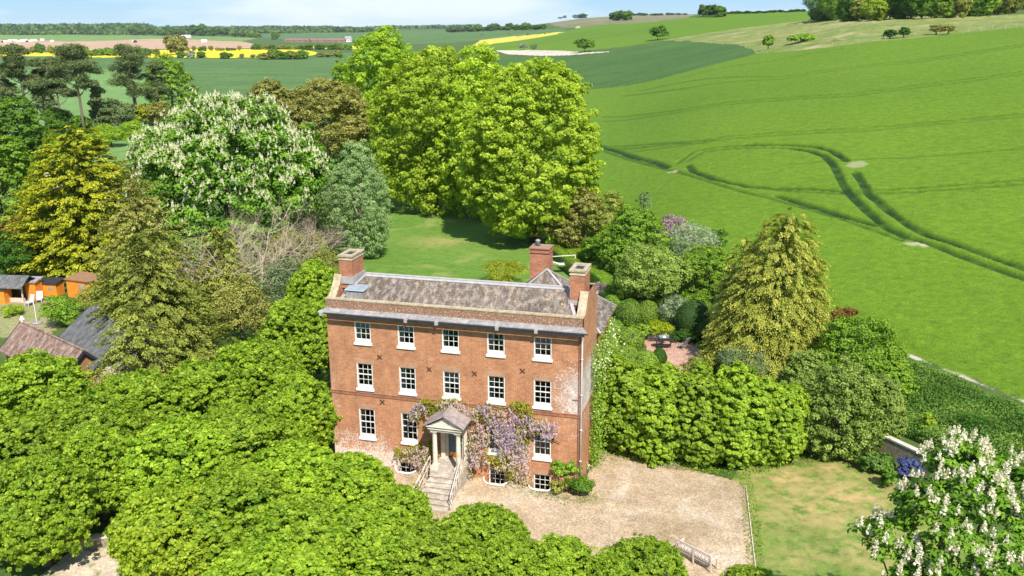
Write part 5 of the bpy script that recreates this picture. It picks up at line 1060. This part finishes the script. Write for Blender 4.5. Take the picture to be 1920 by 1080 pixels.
# hilltop wood
wood = []
WD = [(1540, 39, 20, 'dark'), (1566, 38, 20, 'mid'), (1595, 40, 20, 'dark'), (1622, 38, 16, 'olive'), (1640, 39, 15, 'limeyel'), (1668, 36, 20, 'dark'), (1697, 36, 22, 'dark'), (1728, 36, 22, 'dark'), (1757, 35, 22, 'mid'), (1785, 34, 20, 'olive'), (1812, 32, 20, 'dark'), (1840, 31, 18, 'mid'), (1865, 29, 18, 'olive'), (1890, 27, 14, 'olive'), (1915, 18, 12, 'mid'), (1580, 33, 24, 'dark'), (1650, 31, 24, 'dark'), (1710, 29, 24, 'dark'), (1770, 28, 24, 'dark'), (1830, 25, 22, 'dark')]
names_ = ['first', 'second', 'third', 'fourth', 'fifth', 'sixth', 'seventh', 'eighth', 'ninth', 'tenth', 'eleventh', 'twelfth', 'thirteenth', 'fourteenth', 'fifteenth']
for i, (px, by, hw, mt) in enumerate(WD):
    lb = names_[i]+' tree from the left along the front of the hilltop wood' if i < 15 else 'tree in the shaded back row of the hilltop wood, '+names_[i-15]+' from the left'
    low = .08 if i in (11, 12, 13) else .02
    p = hit(px, by+(0 if i < 15 else -1.5)); rr = dist(p); H = rg.uniform(17, 22) if i not in (3, 4, 14) else 10; r0 = hw*rr/FPX*1.4; rg2 = np.random.default_rng(300+i); rz = H*(1-low)/2; L = auto_lobes(rg2, r0, H*.56, H*.46, 18, .42) if low < .1 else auto_lobes(rg2, r0, rz, H-rz, 18, .42)
    make_tree('woodland_tree', L, 560, r0*.15, 34, .5, LM[mt], M['bark'], 300+i, H*.5, .3, lb, 'tree', 'trees of the hilltop wood', loc=tuple(p), fill=.4, low=-.92)
for i in range(16):
    px = 1530+i*24; p = hit(px, 37.5-i*.85); r0 = rg.uniform(2.2, 3.4); rg2 = np.random.default_rng(500+i); L = auto_lobes(rg2, r0*1.3, r0, r0*.7, 8, .45)
    make_tree('undergrowth_bush', L, 150, r0*.3, 30, .45, LM[('boxdk', 'dark', 'olive')[i % 3]], M['bark'], 500+i, 1, .1, 'dark bush in the undergrowth at the foot of the hilltop wood, %s' % (['leftmost', 'rightmost'][i > 0] if i in (0, 15) else '%s from the left' % 'second third fourth fifth sixth seventh eighth ninth tenth eleventh twelfth thirteenth fourteenth fifteenth'.split()[i-1]), 'bush', 'undergrowth of the hilltop wood', loc=tuple(p), fill=.3, low=-.8, nb=2)
# copses and hedge lines in the distance
protoF = {}
def farcopy(p, H, w_, mt, label, group, name='far_tree'):
    if mt not in protoF:
        rg_ = np.random.default_rng(sd()); L = auto_lobes(rg_, 5, 4.6, 4.0, 12, .45); protoF[mt] = make_tree(name, L, 170, 1.0, 26, .95, LM[mt], M['bark'], SEED[0], 3, .3, label, 'tree', group, fill=.5, nb=2, low=-.7, loc=tuple(p))
        o = protoF[mt]; o.scale = (w_/5, w_/5, H/8.6); return o
    return dup(protoF[mt], tuple(p), rgv.random()*6, (w_/5, w_/5, H/8.6), label, group)
def pos_word(i, n):
    w10 = ['leftmost']+['%s from the left' % s_ for s_ in 'second third fourth fifth sixth seventh eighth ninth tenth eleventh twelfth thirteenth fourteenth fifteenth sixteenth seventeenth eighteenth nineteenth twentieth'.split()]
    return 'rightmost' if i == n-1 else 'second from the right' if i == n-2 and n > 3 else 'third from the right' if i == n-3 and n > 5 else w10[i] if i < len(w10) else '%dth from the left' % (i+1)
def clump(px0, px1, by0, by1, Hpx, wpx, mts, lab, step, group=None, jit=.3):
    n = max(1, int((px1-px0)/step)); rg_ = np.random.default_rng(sd())
    for i in range(n):
        f = (i+.5)/n; px = px0+(px1-px0)*f+rg_.normal(0, step*.15); p = hit(px, by0+(by1-by0)*f+rg_.normal(0, .15)); s_ = dist(p)/FPX; k_ = rg_.uniform(1-jit, 1+jit)
        farcopy(p, Hpx*s_*k_, wpx/2*s_*rg_.uniform(.8, 1.25), mts[rg_.integers(len(mts))], lab+(', %s' % pos_word(i, n) if n > 1 else ''), group or lab)
FT = ['dark', 'olive', 'haze1', 'haze1']
clump(1312, 1356, 31, 31, 15, 22, ['dark', 'haze1'], 'tree of the small copse on the skyline', 9)
clump(1146, 1180, 39, 38, 13, 20, ['dark', 'haze1'], 'tree of the dark copse on the brownish hill', 8)
clump(1078, 1096, 35, 35, 7, 12, ['haze1'], 'tree of the oval copse on the brownish hill', 6)
clump(1048, 1062, 35.5, 34.5, 4, 7, ['haze1'], 'tree of the tiny copse on the hill crest', 7)
clump(1182, 1290, 30, 28, 4, 10, ['haze1'], 'distant hedge tree on the ridge right of the copse', 10)
clump(1358, 1510, 27, 22, 4, 10, ['haze1'], 'distant hedge tree on the skyline before the wood', 10)
clump(838, 1022, 61, 55, 10, 13, ['haze1', 'dark', 'haze1'], 'tree of the long belt behind the beeches', 8.5)
clump(245, 440, 66, 67, 10, 14, ['haze1', 'dark', 'haze1', 'mid'], 'parkland tree beyond the green meadow', 10)
clump(440, 488, 69, 71, 7, 12, ['haze1', 'mid'], 'bushy tree at the right end of the parkland', 10)
clump(5, 240, 63, 63, 7, 15, ['haze1', 'haze1', 'dark'], 'hedgerow tree above the meadow at the left', 12)
clump(318, 330, 67, 67, 13, 12, ['dark'], 'tall dark tree by the distant white house', 30)
clump(355, 400, 67, 67, 14, 16, ['dark', 'haze1'], 'tall dark tree right of the distant white house', 12)
clump(480, 660, 61, 60, 7, 15, ['haze1'], 'hedgerow tree beyond the far farm', 10)
clump(628, 642, 61, 61, 9, 13, ['haze1'], 'big rounded tree right of the far farm', 30)
clump(-10, 100, 100, 100, 12, 12, FT, 'hedge bush left of the pine tops', 14)
clump(100, 300, 105, 104, 12, 14, ['olive', 'dark', 'mid', 'mid'], 'hedge bush along the rapeseed behind the pines', 13)
clump(310, 345, 103, 101, 26, 28, ['brownolive'], 'brownish bare-topped tree by the rapeseed', 22)
clump(345, 455, 96, 95, 7, 8, ['dark', 'brownolive'], 'small hedge bush between plough and rapeseed', 11)
clump(330, 385, 109, 109, 14, 15, ['dark', 'grey'], 'bush in front of the yellow field behind the leafy tree', 16)
clump(410, 440, 110, 110, 13, 20, ['dark'], 'round bush standing against the yellow rapeseed', 30)
clump(440, 485, 109, 109, 7, 8, ['brownolive', 'olive'], 'small bush on the lower edge of the rapeseed', 16)
clump(486, 575, 112, 111, 14, 20, ['olive', 'dark', 'mid'], 'bush of the dense thicket below the rapeseed', 12)
clump(592, 640, 107, 107, 9, 15, ['dark', 'olive'], 'bush on the right end of the rapeseed edge', 15)
clump(468, 660, 93, 93, 8, 14, ['olive', 'dark', 'mid'], 'hedge bush below the far farm', 12)
clump(506, 520, 74, 74, 9, 12, ['dark'], 'lone tree left of the far farm', 30)
clump(890, 1045, 66, 64, 2.5, 3, ['dark'], 'lone small bush in the blue-green field', 35)
def massmesh(name, px0, px1, rr_, H, w_, mat, label, n):
    rg_ = np.random.default_rng(sd()); P_ = []; 
    for i in range(n):
        q = hitR(px0+(px1-px0)*rg_.random(), rr_*rg_.uniform(.97, 1.03)); k_ = 60; o = rdir(rg_, k_)*rg_.random((k_, 1))**.4*np.array([w_, w_, H*.5]); o[:, 2] += H*.5+q[2]; o[:, :2] += q[:2]; P_.append(o)
    P_ = np.concatenate(P_); nn = unit(rdir(rg_, len(P_))*.8+[0, 0, .5]); o = link(name, leaves_mesh(name, P_, nn, w_*.35*rg_.uniform(.6, 1.3, len(P_)), rg_.normal(.5, .15, len(P_)), LM[mat], .9, None, .1, rg_)); tag(o, label, 'woodland', None, 'stuff')
massmesh('woodland', -60, 260, 4600, 34, 50, 'haze1', 'far dark woods along the left horizon', 120)
massmesh('woodland', 195, 265, 5200, 34, 70, 'haze1', 'far wooded rise on the left skyline', 40)
massmesh('woodland', 260, 640, 5200, 20, 55, 'haze1', 'thin line of far woods along the middle horizon', 60)
massmesh('woodland', 640, 900, 5000, 14, 55, 'haze1', 'thin line of far woods behind the beeches', 30)
massmesh('woodland', -60, 700, 3600, 11, 40, 'haze1', 'mid-distance tree belts on the plain', 110)

# ------------------------------------------------------------------ far buildings, pig huts, bales
def farhouse(px, rr_, L_, W_, H, wallm, roofm, label, name='farm_building', rz=None, win=0):
    p = hitR(px, rr_); root = empty(name, tuple(p), YAW+(rz or 0), label, 'building'); k = MB(); k.box(-L_/2, L_/2, -W_/2, W_/2, 0, H*.55); k.quad((-L_/2, -W_/2, H*.55), (-L_/2, 0, H*.97), (-L_/2, W_/2, H*.55)); k.quad((L_/2, -W_/2, H*.55), (L_/2, W_/2, H*.55), (L_/2, 0, H*.97)); k.build('wall', wallm, root)
    k = MB(); e_ = .4
    for s in (1, -1):
        a = [(-L_/2-e_, 0, H), (L_/2+e_, 0, H), (L_/2+e_, s*(W_/2+e_), H*.52), (-L_/2-e_, s*(W_/2+e_), H*.52)]; k.hexa([(x, y, z-.2) for x, y, z in (a if s > 0 else a[::-1])]+(a if s > 0 else a[::-1]))
    k.build('roof', roofm, root)
    for i in range(win):
        x = -L_/2+L_*(i+.5)/win; k = MB(); k.box(x-.8, x+.8, -W_/2-.08, -W_/2-.02, H*.12, H*.4); k.build('window' if name != 'farm_building' else 'door', M['gutter'], root)
farhouse(556, 1720, 42, 11, 6.5, M['farmwall'], M['farmroof'], 'leftmost long dark-roofed farm shed on the plain', win=4)
farhouse(596, 1730, 38, 11, 6.5, M['farmwall'], M['farmroof'], 'middle long farm shed on the plain', win=3)
farhouse(630, 1715, 30, 11, 7, M['farmwall'], M['farmroof'], 'right-hand farm shed on the plain with orange base', win=3)
farhouse(652, 1720, 11, 9, 10, M['render'], M['lead'], 'white farmhouse at the right end of the farm sheds', 'farmhouse', win=3)
farhouse(346, 2500, 26, 12, 7, M['render'], M['render'], 'pale low house among the parkland trees', 'farmhouse', win=3)
def arc(px, rr_, s, label, first=[None]):
    if first[0] is None:
        root = empty('pig_hut', tuple(hitR(px, rr_)), 0, label, 'hut', 'pale pig huts scattered over the meadow'); k = MB(); n = 8; pr = [(1.3*math.cos(a), 1.5*math.sin(a)) for a in np.linspace(0, PI, n)]
        for (a, b), (c_, d_) in zip(pr[:-1], pr[1:]): k.quad((a, -1.6, b), (a, 1.6, b), (c_, 1.6, d_), (c_, -1.6, d_))
        k.quad(*[(a, 1.6, b) for a, b in pr]); k.build('roof', M['render'], root); k = MB(); k.quad(*[(a, -1.58, b) for a, b in pr[::-1]]); k.build('front', M['gutter'], root); first[0] = root; root.scale = (s, s, s); return
    dup(first[0], tuple(hitR(px, rr_)), rgv.random()*6, (s, s, s), label)
for i, px in enumerate([3, 12, 16, 24, 31, 36, 41, 44, 49, 55, 61, 76, 94]): arc(px, 2050+60*(i % 4), 2.4, 'pale pig hut on the left meadow, %s' % pos_word(i, 13))
for px, lb in ((249, 'single pale hut on the meadow above the plough, left one'), (380, 'single pale hut at the right end of the ploughed field')): arc(px, 1900, 3.2, lb)

# ------------------------------------------------------------------ fence along the top of the wheat
root = empty('field_fence', tuple(hit(1640, 64)), 0, 'thin post and wire fence along the top of the wheat', 'fence'); pts = [hit(x_, y_) for x_, y_ in [(1560, 88), (1610, 82), (1660, 76), (1715, 68), (1770, 62), (1817, 59), (1840, 57), (1861, 55), (1885, 54), (1905, 52), (1935, 51), (1970, 49)]]
for p in pts: k = MB(); k.box(p[0]-.07, p[0]+.07, p[1]-.07, p[1]+.07, p[2]-.2, p[2]+1.25); adopt(k.build('post', M['gatewood'], None), root)
k = MB()
for a, b in zip(pts[:-1], pts[1:]):
    for hh in (.5, .9, 1.2): k.bar((a[0], a[1], a[2]+hh), (b[0], b[1], b[2]+hh), .02)
adopt(k.build('wire', M['steel'], None), root)

# ------------------------------------------------------------------ garden furniture and small things
def at0(px, py, z=G): q = onZ(px, py, z); return q
# slatted bench seen from behind
p0 = at0(1268, 1040); p1 = at0(1332, 1074); mid = (p0+p1)/2; rz = math.atan2(p1[1]-p0[1], p1[0]-p0[0]); Lb = math.hypot(*(p1-p0)[:2]); print('bench length', Lb)
bench = empty('garden_bench', (mid[0], mid[1], G+.03), rz, 'pale wooden garden bench with lattice back on the gravel', 'bench'); h = Lb/2
for x_ in (-h, 0, h):
    k = MB(); k.bar((x_, 0, 0), (x_, -.08, .98), .07, .07); k.build('leg', M['wood'], bench)
for x_ in (-h, h):
    k = MB(); k.bar((x_, .52, 0), (x_, .50, .64), .07, .07); k.build('leg', M['wood'], bench); k = MB(); k.bar((x_, -.05, .66), (x_, .60, .68), .10, .05); k.build('armrest', M['wood'], bench)
k = MB(); k.bar((-h, -.075, .94), (h, -.075, .94), .05, .09); k.bar((-h, -.035, .50), (h, -.035, .50), .04, .06)
for s in (-1, 1):
    x0_, x1_ = (-h, 0) if s < 0 else (0, h); n = 5
    for i in range(n):
        xa = x0_+(x1_-x0_)*i/n; xb = x0_+(x1_-x0_)*(i+1)/n; k.bar((xa, -.06, .53), (xb, -.07, .92), .022); k.bar((xb, -.06, .53), (xa, -.07, .92), .022)
k.build('backrest', M['wood'], bench); k = MB()
for i in range(6): k.bar((-h, .03+i*.09, .44), (h, .03+i*.09, .44), .07, .025)
k.bar((-h, .52, .38), (h, .52, .38), .04, .07); k.bar((-h, .0, .36), (h, .0, .36), .04, .07); k.build('seat', M['wood'], bench)
# gravel edging
k = MB(); k.bar((25.6, 2.9, G+.03), (26.4, -7.0, G+.03), .05, .14); k.bar((26.4, -7.0, G+.03), (27.1, -16, G+.03), .05, .14); tag(k.build('edging_board', M['wood'], None), 'thin dark timber edging between gravel and lawn', 'edging')
# gate right of the house
q = at0(1131, 815); gt = empty('wooden_gate', (16.35, 7.6, G), -.62, 'open five-bar wooden gate in the shadow beside the right wall', 'gate'); wg = 2.6
for x_ in (0, wg): k = MB(); k.box(x_-.06, x_+.06, -.06, .06, 0, 1.35); k.build('post', M['gatewood'], gt)
k = MB()
for z_ in (.15, .4, .65, .9, 1.2): k.box(.06, wg-.06, -.02, .02, z_, z_+.09)
k.bar((.06, -.03, .2), (wg/2, -.03, 1.2), .08, .03); k.bar((wg-.06, -.03, .2), (wg/2, -.03, 1.2), .08, .03); k.build('bars', M['gatewood'], gt)
# drain pipe foot, white pot
q = at0(1099, 886); t_ = empty('flower_pot', (q[0], q[1], G), 0, 'grey pot with white flowers at the foot of the downpipe', 'plant pot'); k = MB(); k.lathe([(.13, 0), (.19, .32), (.21, .33), (.20, .37), (.16, .36)], 14); k.build('pot', M['lead'], t_, True)
rg = np.random.default_rng(5); k_ = rdir(rg, 60)*.2+[0, 0, .5]; link('flowers', leaves_mesh('flowers', k_, rdir(rg, 60), np.full(60, .11), rg.normal(.7, .2, 60), LM['white'], .9, None, .1, rg), t_); k_ = rdir(rg, 90)*.22+[0, 0, .42]; link('leaves', leaves_mesh('leaves', k_, rdir(rg, 90), np.full(90, .12), rg.normal(.5, .2, 90), LM['mid'], .6, None, .1, rg), t_)
# wheelie bins left of the house
def bin_(px, py, lid, label, rz=.1):
    q = at0(px, py, .1); o = empty('wheelie_bin', (q[0], q[1], G), rz, label, 'bin'); k = MB(); k.hexa([(-.24, -.28, .08), (.24, -.28, .08), (.24, .24, .08), (-.24, .24, .08), (-.29, -.36, 1.0), (.29, -.36, 1.0), (.29, .36, 1.0), (-.29, .36, 1.0)]); k.build('body', M['blackp'], o, bevel=.02)
    k = MB(); k.hexa([(-.31, -.40, 1.005), (.31, -.40, 1.005), (.31, .38, 1.005), (-.31, .38, 1.005), (-.27, -.34, 1.06), (.27, -.34, 1.06), (.27, .36, 1.12), (-.27, .36, 1.12)]); k.build('lid', lid, o, bevel=.015)
    for s in (-1, 1): k = MB(); k.tube([(s*.26, .30, .11), (s*.32, .30, .11)], .11, 12); k.build('wheel', M['blackp'], o)
bin_(603, 815, M['bluep'], 'black wheelie bin with a bright blue lid by the left wall'); bin_(611, 800, M['bluep'], 'second blue-lidded wheelie bin, further back against the left wall', .3)
# barbecue and chair on the patio
q = at0(1244, 652); o = empty('barbecue', (q[0], q[1], G), YAW, 'black and steel barbecue trolley at the back of the patio', 'barbecue'); k = MB(); k.box(-.75, .75, -.28, .28, .70, .78); k.box(-.42, .42, -.26, .26, .78, .92); k.build('body', M['blackp'], o)
k = MB(); k.tube([(-.42, 0, .93), (.42, 0, .93)], .25, 14); k.build('lid', M['steel'], o, True)
for x_ in (-.6, .6):
    for y_ in (-.22, .22): k = MB(); k.box(x_-.025, x_+.025, y_-.025, y_+.025, 0, .7); k.build('leg', M['blackp'], o)
k = MB(); k.box(-.6, .6, -.24, .24, .22, .26); k.build('shelf', M['blackp'], o)
q = at0(1283, 655); o = empty('garden_chair', (q[0], q[1], G), YAW-2.5, 'grey reclining slatted chair in the patio shade', 'chair'); M['greyplastic2'] = plain('shaded_chair', (.22, .23, .20), .8, .2, 6); k = MB()  # chair grey is darkened, patio shade put into its colour
for i in range(6): x_ = -.26+i*.104; k.bar((x_, .02, .38), (x_, .42, 1.12), .07, .02)
k.bar((-.28, .42, 1.12), (.28, .42, 1.12), .04); k.build('backrest', M['greyplastic2'], o); k = MB()
for i in range(6): k.box(-.28, .28, -.5+i*.09, -.43+i*.09, .38, .40)
k.build('seat', M['greyplastic2'], o)
for x_ in (-.27, .27):
    for ya, yb in ((-.48, -.4), (.15, .0)): k = MB(); k.bar((x_, ya, 0), (x_, yb, .55), .04); k.build('leg', M['greyplastic2'], o)
# hammock seat behind the tall chimney
q = at0(1055, 512); o = empty('hammock', (q[0], q[1], G), .5, 'white hammock slung from a pole frame behind the tall chimney', 'hammock'); k = MB(); n = 9
for i in range(n):
    for j in range(4):
        def hp_(a, b): xx = -1.3+2.6*a/n; w_ = .48*math.sin(PI*min(max(a/n, .03), .97))**.5; return (xx, (b/4*2-1)*w_, 1.05+.55*(2*a/n-1)**2+.35*(b/4*2-1)**2-.35)
        k.quad(hp_(i, j), hp_(i+1, j), hp_(i+1, j+1), hp_(i, j+1))
k.build('cloth', M['white'], o, True)
for s in (-1, 1): k = MB(); k.bar((s*1.5, 0, 0), (s*1.45, 0, 2.0), .07); k.build('post', M['white'], o); k = MB(); k.bar((s*1.3, 0, 1.25), (s*1.46, 0, 1.9), .02); k.build('rope', M['white'], o)
k = MB(); k.bar((-1.45, 0, 2.0), (1.45, 0, 2.0), .06); k.build('top_rail', M['white'], o)

# back garden of the neighbours
def shed(px, py, w_, d_, h_, rz, label, wallm, pitch=.25, roofm=None, open_=False, name='garden_shed', win=True):
    q = at0(px, py); o = empty(name, (q[0], q[1], G), rz, label, 'shed')
    if open_:
        k = MB(); k.box(-w_/2, w_/2, d_-.06, d_, 0, h_*.8); k.box(-w_/2, -w_/2+.05, .8, d_-.06, 0, h_*.8); k.build('wall', wallm, o)
        for x_ in (-w_/2+.05, w_/2-.05): k = MB(); k.box(x_-.06, x_+.06, .02, .14, 0, h_*.8); k.build('post', M['wood'], o)
        k = MB(); k.box(-w_/2, w_/2, .3, .36, 0, .45); k.build('counter', M['wood'], o)
    else:
        k = MB(); k.box(-w_/2, w_/2, 0, d_, 0, h_*.9); k.build('wall', wallm, o)
        if win: k = MB(); k.box(w_*.02, w_*.28, -.04, -.002, h_*.48, h_*.72); k.build('window', M['lead'], o); k = MB(); k.box(-w_*.38, -w_*.1, -.035, -.002, .03, h_*.8); k.build('door', wallm, o)
    k = MB()
    if open_:
        a = [(-w_/2-.3, -.5, h_*.78), (w_/2+.3, -.5, h_*.78), (w_/2+.3, d_*.5, h_*1.2), (-w_/2-.3, d_*.5, h_*1.2)]; k.hexa([(x, y, z-.08) for x, y, z in a]+a); b = [(-w_/2-.3, d_*.5, h_*1.2), (w_/2+.3, d_*.5, h_*1.2), (w_/2+.3, d_+.4, h_*.8), (-w_/2-.3, d_+.4, h_*.8)]; k.hexa([(x, y, z-.08) for x, y, z in b]+b)
    else: a = [(-w_/2-.15, -.15, h_*.9), (w_/2+.15, -.15, h_*.9), (w_/2+.15, d_+.15, h_*.9+pitch), (-w_/2-.15, d_+.15, h_*.9+pitch)]; k.hexa([(x, y, z+.002) for x, y, z in a]+[(x, y, z+.09) for x, y, z in a])
    k.build('roof', roofm or M['gutter'], o)
shed(22, 568, 2.6, 2.2, 2.2, .15, 'open-fronted garden shelter with a grey slate roof', M['woodbr'], roofm=M['slate2'], open_=True)
shed(60, 562, 1.1, 1.2, 2.0, .15, 'narrow bright orange shed between the shelter and the dark-windowed hut', M['orange'], win=False, roofm=M['lead'])
shed(92, 556, 1.9, 1.3, 1.5, .1, 'low orange hut with a dark glazed top behind the chairs', M['orange'], roofm=M['gutter'])
shed(150, 560, 3.2, 2.0, 2.1, -.12, 'larger bright orange garden shed with a small grey window', M['orange'], roofm=M['woodbr'])
shed(0, 570, 1.2, 1.2, 1.6, .15, 'sliver of orange shed at the very left edge', M['orange'], win=False)
def lchair(px, py, rz, label):
    q = at0(px, py); o = empty('lounge_chair', (q[0], q[1], G), rz, label, 'chair', 'two pale chairs in the back garden'); k = MB(); k.bar((0, .1, .35), (0, .35, 1.05), .6, .06); k.build('backrest', M['greyplastic'], o)
    k = MB(); k.box(-.3, .3, -.5, .1, .32, .40); k.build('seat', M['greyplastic'], o)
    for x_ in (-.27, .27):
        for y_ in (-.46, .08): k = MB(); k.box(x_-.03, x_+.03, y_-.03, y_+.03, 0, .32); k.build('leg', M['greyplastic'], o)
lchair(58, 572, -.2, 'left pale garden chair in front of the narrow orange shed'); lchair(75, 566, .5, 'right pale garden chair before the low orange hut')
q = at0(69, 606); o = empty('washing_pole', (q[0], q[1], G), 0, 'slim white pole standing in a round pale base on the back lawn', 'pole'); k = MB(); k.tube([(0, 0, 0), (0, 0, 2.2)], .03, 8); k.build('pole', M['white'], o); k = MB(); k.lathe([(.45, 0), (.5, .1), (.46, .12), (.1, .14)], 20); k.build('base', M['lead'], o, True)
q = at0(112, 548); bshrub(120, 612, 558, 36, 'mid', 'leafy shrub between the chairs and the slate barn', ls=.14, nclump=150, per=34); bshrub(175, 585, 535, 34, 'olive', 'olive shrub right of the orange shed', ls=.14, nclump=130, per=34); bshrub(22, 590, 574, 26, 'limeyel', 'low yellow-green plant in the back garden bed', ls=.12, nclump=60)
k = MB(); q = at0(205, 600, 3.0); g_ = empty('green_sheet', (q[0], q[1], G), .3, 'pale green corrugated lean-to behind the slate barn', 'lean-to'); k.hexa([(-1.6, -1, 2.9), (1.6, -1, 2.9), (1.6, 1.2, 3.6), (-1.6, 1.2, 3.6), (-1.6, -1, 2.96), (1.6, -1, 2.96), (1.6, 1.2, 3.66), (-1.6, 1.2, 3.66)]); k.build('roof', M['green'], g_)
for x_, y_ in ((-1.5, -.9), (1.5, -.9), (1.5, 1.1), (-1.5, 1.1)): k = MB(); k.box(x_-.05, x_+.05, y_-.05, y_+.05, 0, 2.9); k.build('post', M['wood'], g_)
q = at0(245, 720); o = empty('timber_stack', (q[0], q[1], G), .3, 'stack of grey weathered planks under the olive fir', 'timber stack')
for i in range(9): k = MB(); k.box(-1.8+.15*(i % 3), 1.8-.2*(i % 2), -.9+.6*(i % 3), -.4+.6*(i % 3), .12+.14*(i//3), .20+.14*(i//3)); k.build('plank', M['wood'], o)
q = at0(165, 1028); o = empty('garden_wall', (q[0], q[1], G), .5, 'short pale stone wall under the limes by the path', 'wall'); k = MB(); k.box(-1.3, 1.1, -.15, .15, 0, .55); k.build('stones', M['flint'], o, bevel=.03); k = MB(); k.box(-1.35, 1.15, -.2, .2, .551, .63); k.build('coping', M['grout'], o, bevel=.02)

# ------------------------------------------------------------------ wisteria on the facade
def wisteria():
    rg = np.random.default_rng(21); root = empty('wisteria', (11, -.05, G), 0, 'old wisteria in pale lilac flower spreading over the lower facade and porch', 'climbing plant')
    polys = [[(5.3, 2.6), (5.6, 3.6), (6.4, 4.15), (7.3, 4.1), (8.2, 4.35), (9.2, 4.2), (10.3, 4.2), (11.4, 4.0), (12.0, 4.5), (12.8, 4.5), (13.3, 3.7), (14.2, 3.7), (15.1, 3.15), (14.8, 2.7), (13.9, 2.6), (13.0, 2.5), (12.9, 1.2), (12.9, .2), (13.3, -.2), (12.9, -.75), (11.6, -.6), (11.2, .1), (10.2, .2), (9.9, -.5), (9.2, -.8), (9.25, 2.2), (9.4, 3.1), (7.0, 3.2), (6.9, 1.6), (6.3, 2.0), (6.0, 2.4)],
             [(4.2, .45), (5.0, .75), (6.2, 1.1), (7.1, 1.5), (7.15, -.3), (6.4, -.55), (5.3, .0), (4.5, -.05)]]
    holes = [(10.33, 11.15, .75, 1.95), (13.15, 14.2, .75, 2.45), (10.35, 11.35, -1.3, -.45), (13.2, 14.2, -1.3, -.45), (4.5, 5.4, -1.3, -.2), (4.66, 5.6, .75, 2.7), (DX-.75, DX+.75, -1, 3.0)]
    def samp(n, z_bias=0):
        X = rg.uniform(4, 15.3, n*6); Z = rg.uniform(-1, 4.7, n*6); k_ = inpoly(X, Z, np.array(polys[0])) | inpoly(X, Z, np.array(polys[1]))
        for a, b, c_, d_ in holes: k_ &= ~((X > a) & (X < b) & (Z > c_) & (Z < d_))
        k_ &= vnoise(X+30, Z+30, .55, 4) > .26; return X[k_][:n], Z[k_][:n]
    X, Z = samp(9000); dep = rg.gamma(2., .13, len(X)); pos = np.stack([X-11, -dep, Z-G], 1); g_ = (vnoise(X+10, Z+10, .9, 6)+rg.normal(0, .12, len(X))) > .5
    link('foliage', leaves_mesh('foliage', pos[g_], unit(np.array([0, -.6, .6])+rdir(rg, g_.sum())*.6), .15*rg.uniform(.7, 1.3, g_.sum()), rg.normal(.5, .2, g_.sum()), LM['wleaf'], .5, None, .2, rg), root)
    X, Z = samp(1250); m2 = vnoise(X+10, Z+10, .9, 6) < .66; X, Z = X[m2], Z[m2]; y_ = -rg.uniform(.25, .75, len(X)); LL = rg.uniform(.22, .42, len(X)); hue = np.clip(.15+.22*(Z-.5)/2+1.1*(vnoise(X+5, Z+5, 1.1, 14)-.35)+rg.normal(0, .12, len(X)), 0, 1)
    pp = []; NN = []; S = []; T_ = []
    for i in range(11):
        f = i/11; rad = (.085*(1-f)**.7+.01); a = rg.random(len(X))*6.28; pp.append(np.stack([X-11+rad*np.cos(a), y_+rad*np.sin(a), Z-G-LL*f], 1)); NN.append(unit(np.stack([np.cos(a), np.sin(a)-.3, .3+0*a], 1)+rdir(rg, len(X))*.4)); S.append(.105*(1.15-f*.8)*rg.uniform(.8, 1.2, len(X))); T_.append(hue+rg.normal(0, .05, len(X)))
    link('blossom', leaves_mesh('blossom', np.concatenate(pp), np.concatenate(NN), np.concatenate(S), np.concatenate(T_), LM['wist'], .9, None, .15, rg), root)
    b = MB()
    for x0_, pts in ((9.3, [(0, 0), (.1, 1.5), (.2, 3), (1.5, 3.9), (3.6, 4.1)]), (9.25, [(0, 0), (-.1, 2), (-.3, 3.6), (-1.6, 3.9), (-3, 3.3)]), (9.3, [(0, .8), (1, 1.1), (2.4, .7), (3.6, .8)]), (6.9, [(0, 0), (-.1, .6), (-1, .8), (-2.3, .5)]), (9.4, [(0, 2), (1.5, 2.5), (3, 3), (4.5, 3.3), (5.4, 3.0)])):
        b.tube([(x0_-11+a, -.08, c_-.0) for a, c_ in pts], [.07-.012*i for i in range(len(pts))], 6)
    b.build('stem', M['bark'], root, True)
wisteria()

# ------------------------------------------------------------------ haze
hz = MB(); x0_, x1_, y0_, y1_ = -9500, 9500, -1500, 9800
hz.box(x0_, x1_, y0_, y1_, -12, 110); hm, ht, ho = nmat('haze'); pv = N(ht, 'ShaderNodeVolumePrincipled'); pv.inputs['Color'].default_value = (.80, .88, 1, 1); pv.inputs['Density'].default_value = HAZE; ht.links.new(pv.outputs[0], ho.inputs['Volume'])
if HAZE > 0: tag(hz.build('haze', hm, None), 'thin blue summer haze over the far plain', 'haze', None, 'stuff')
nf = sum(len(o.data.polygons) for o in scene.objects if o.type == 'MESH'); print('FACES', nf, 'OBJECTS', len(scene.objects))
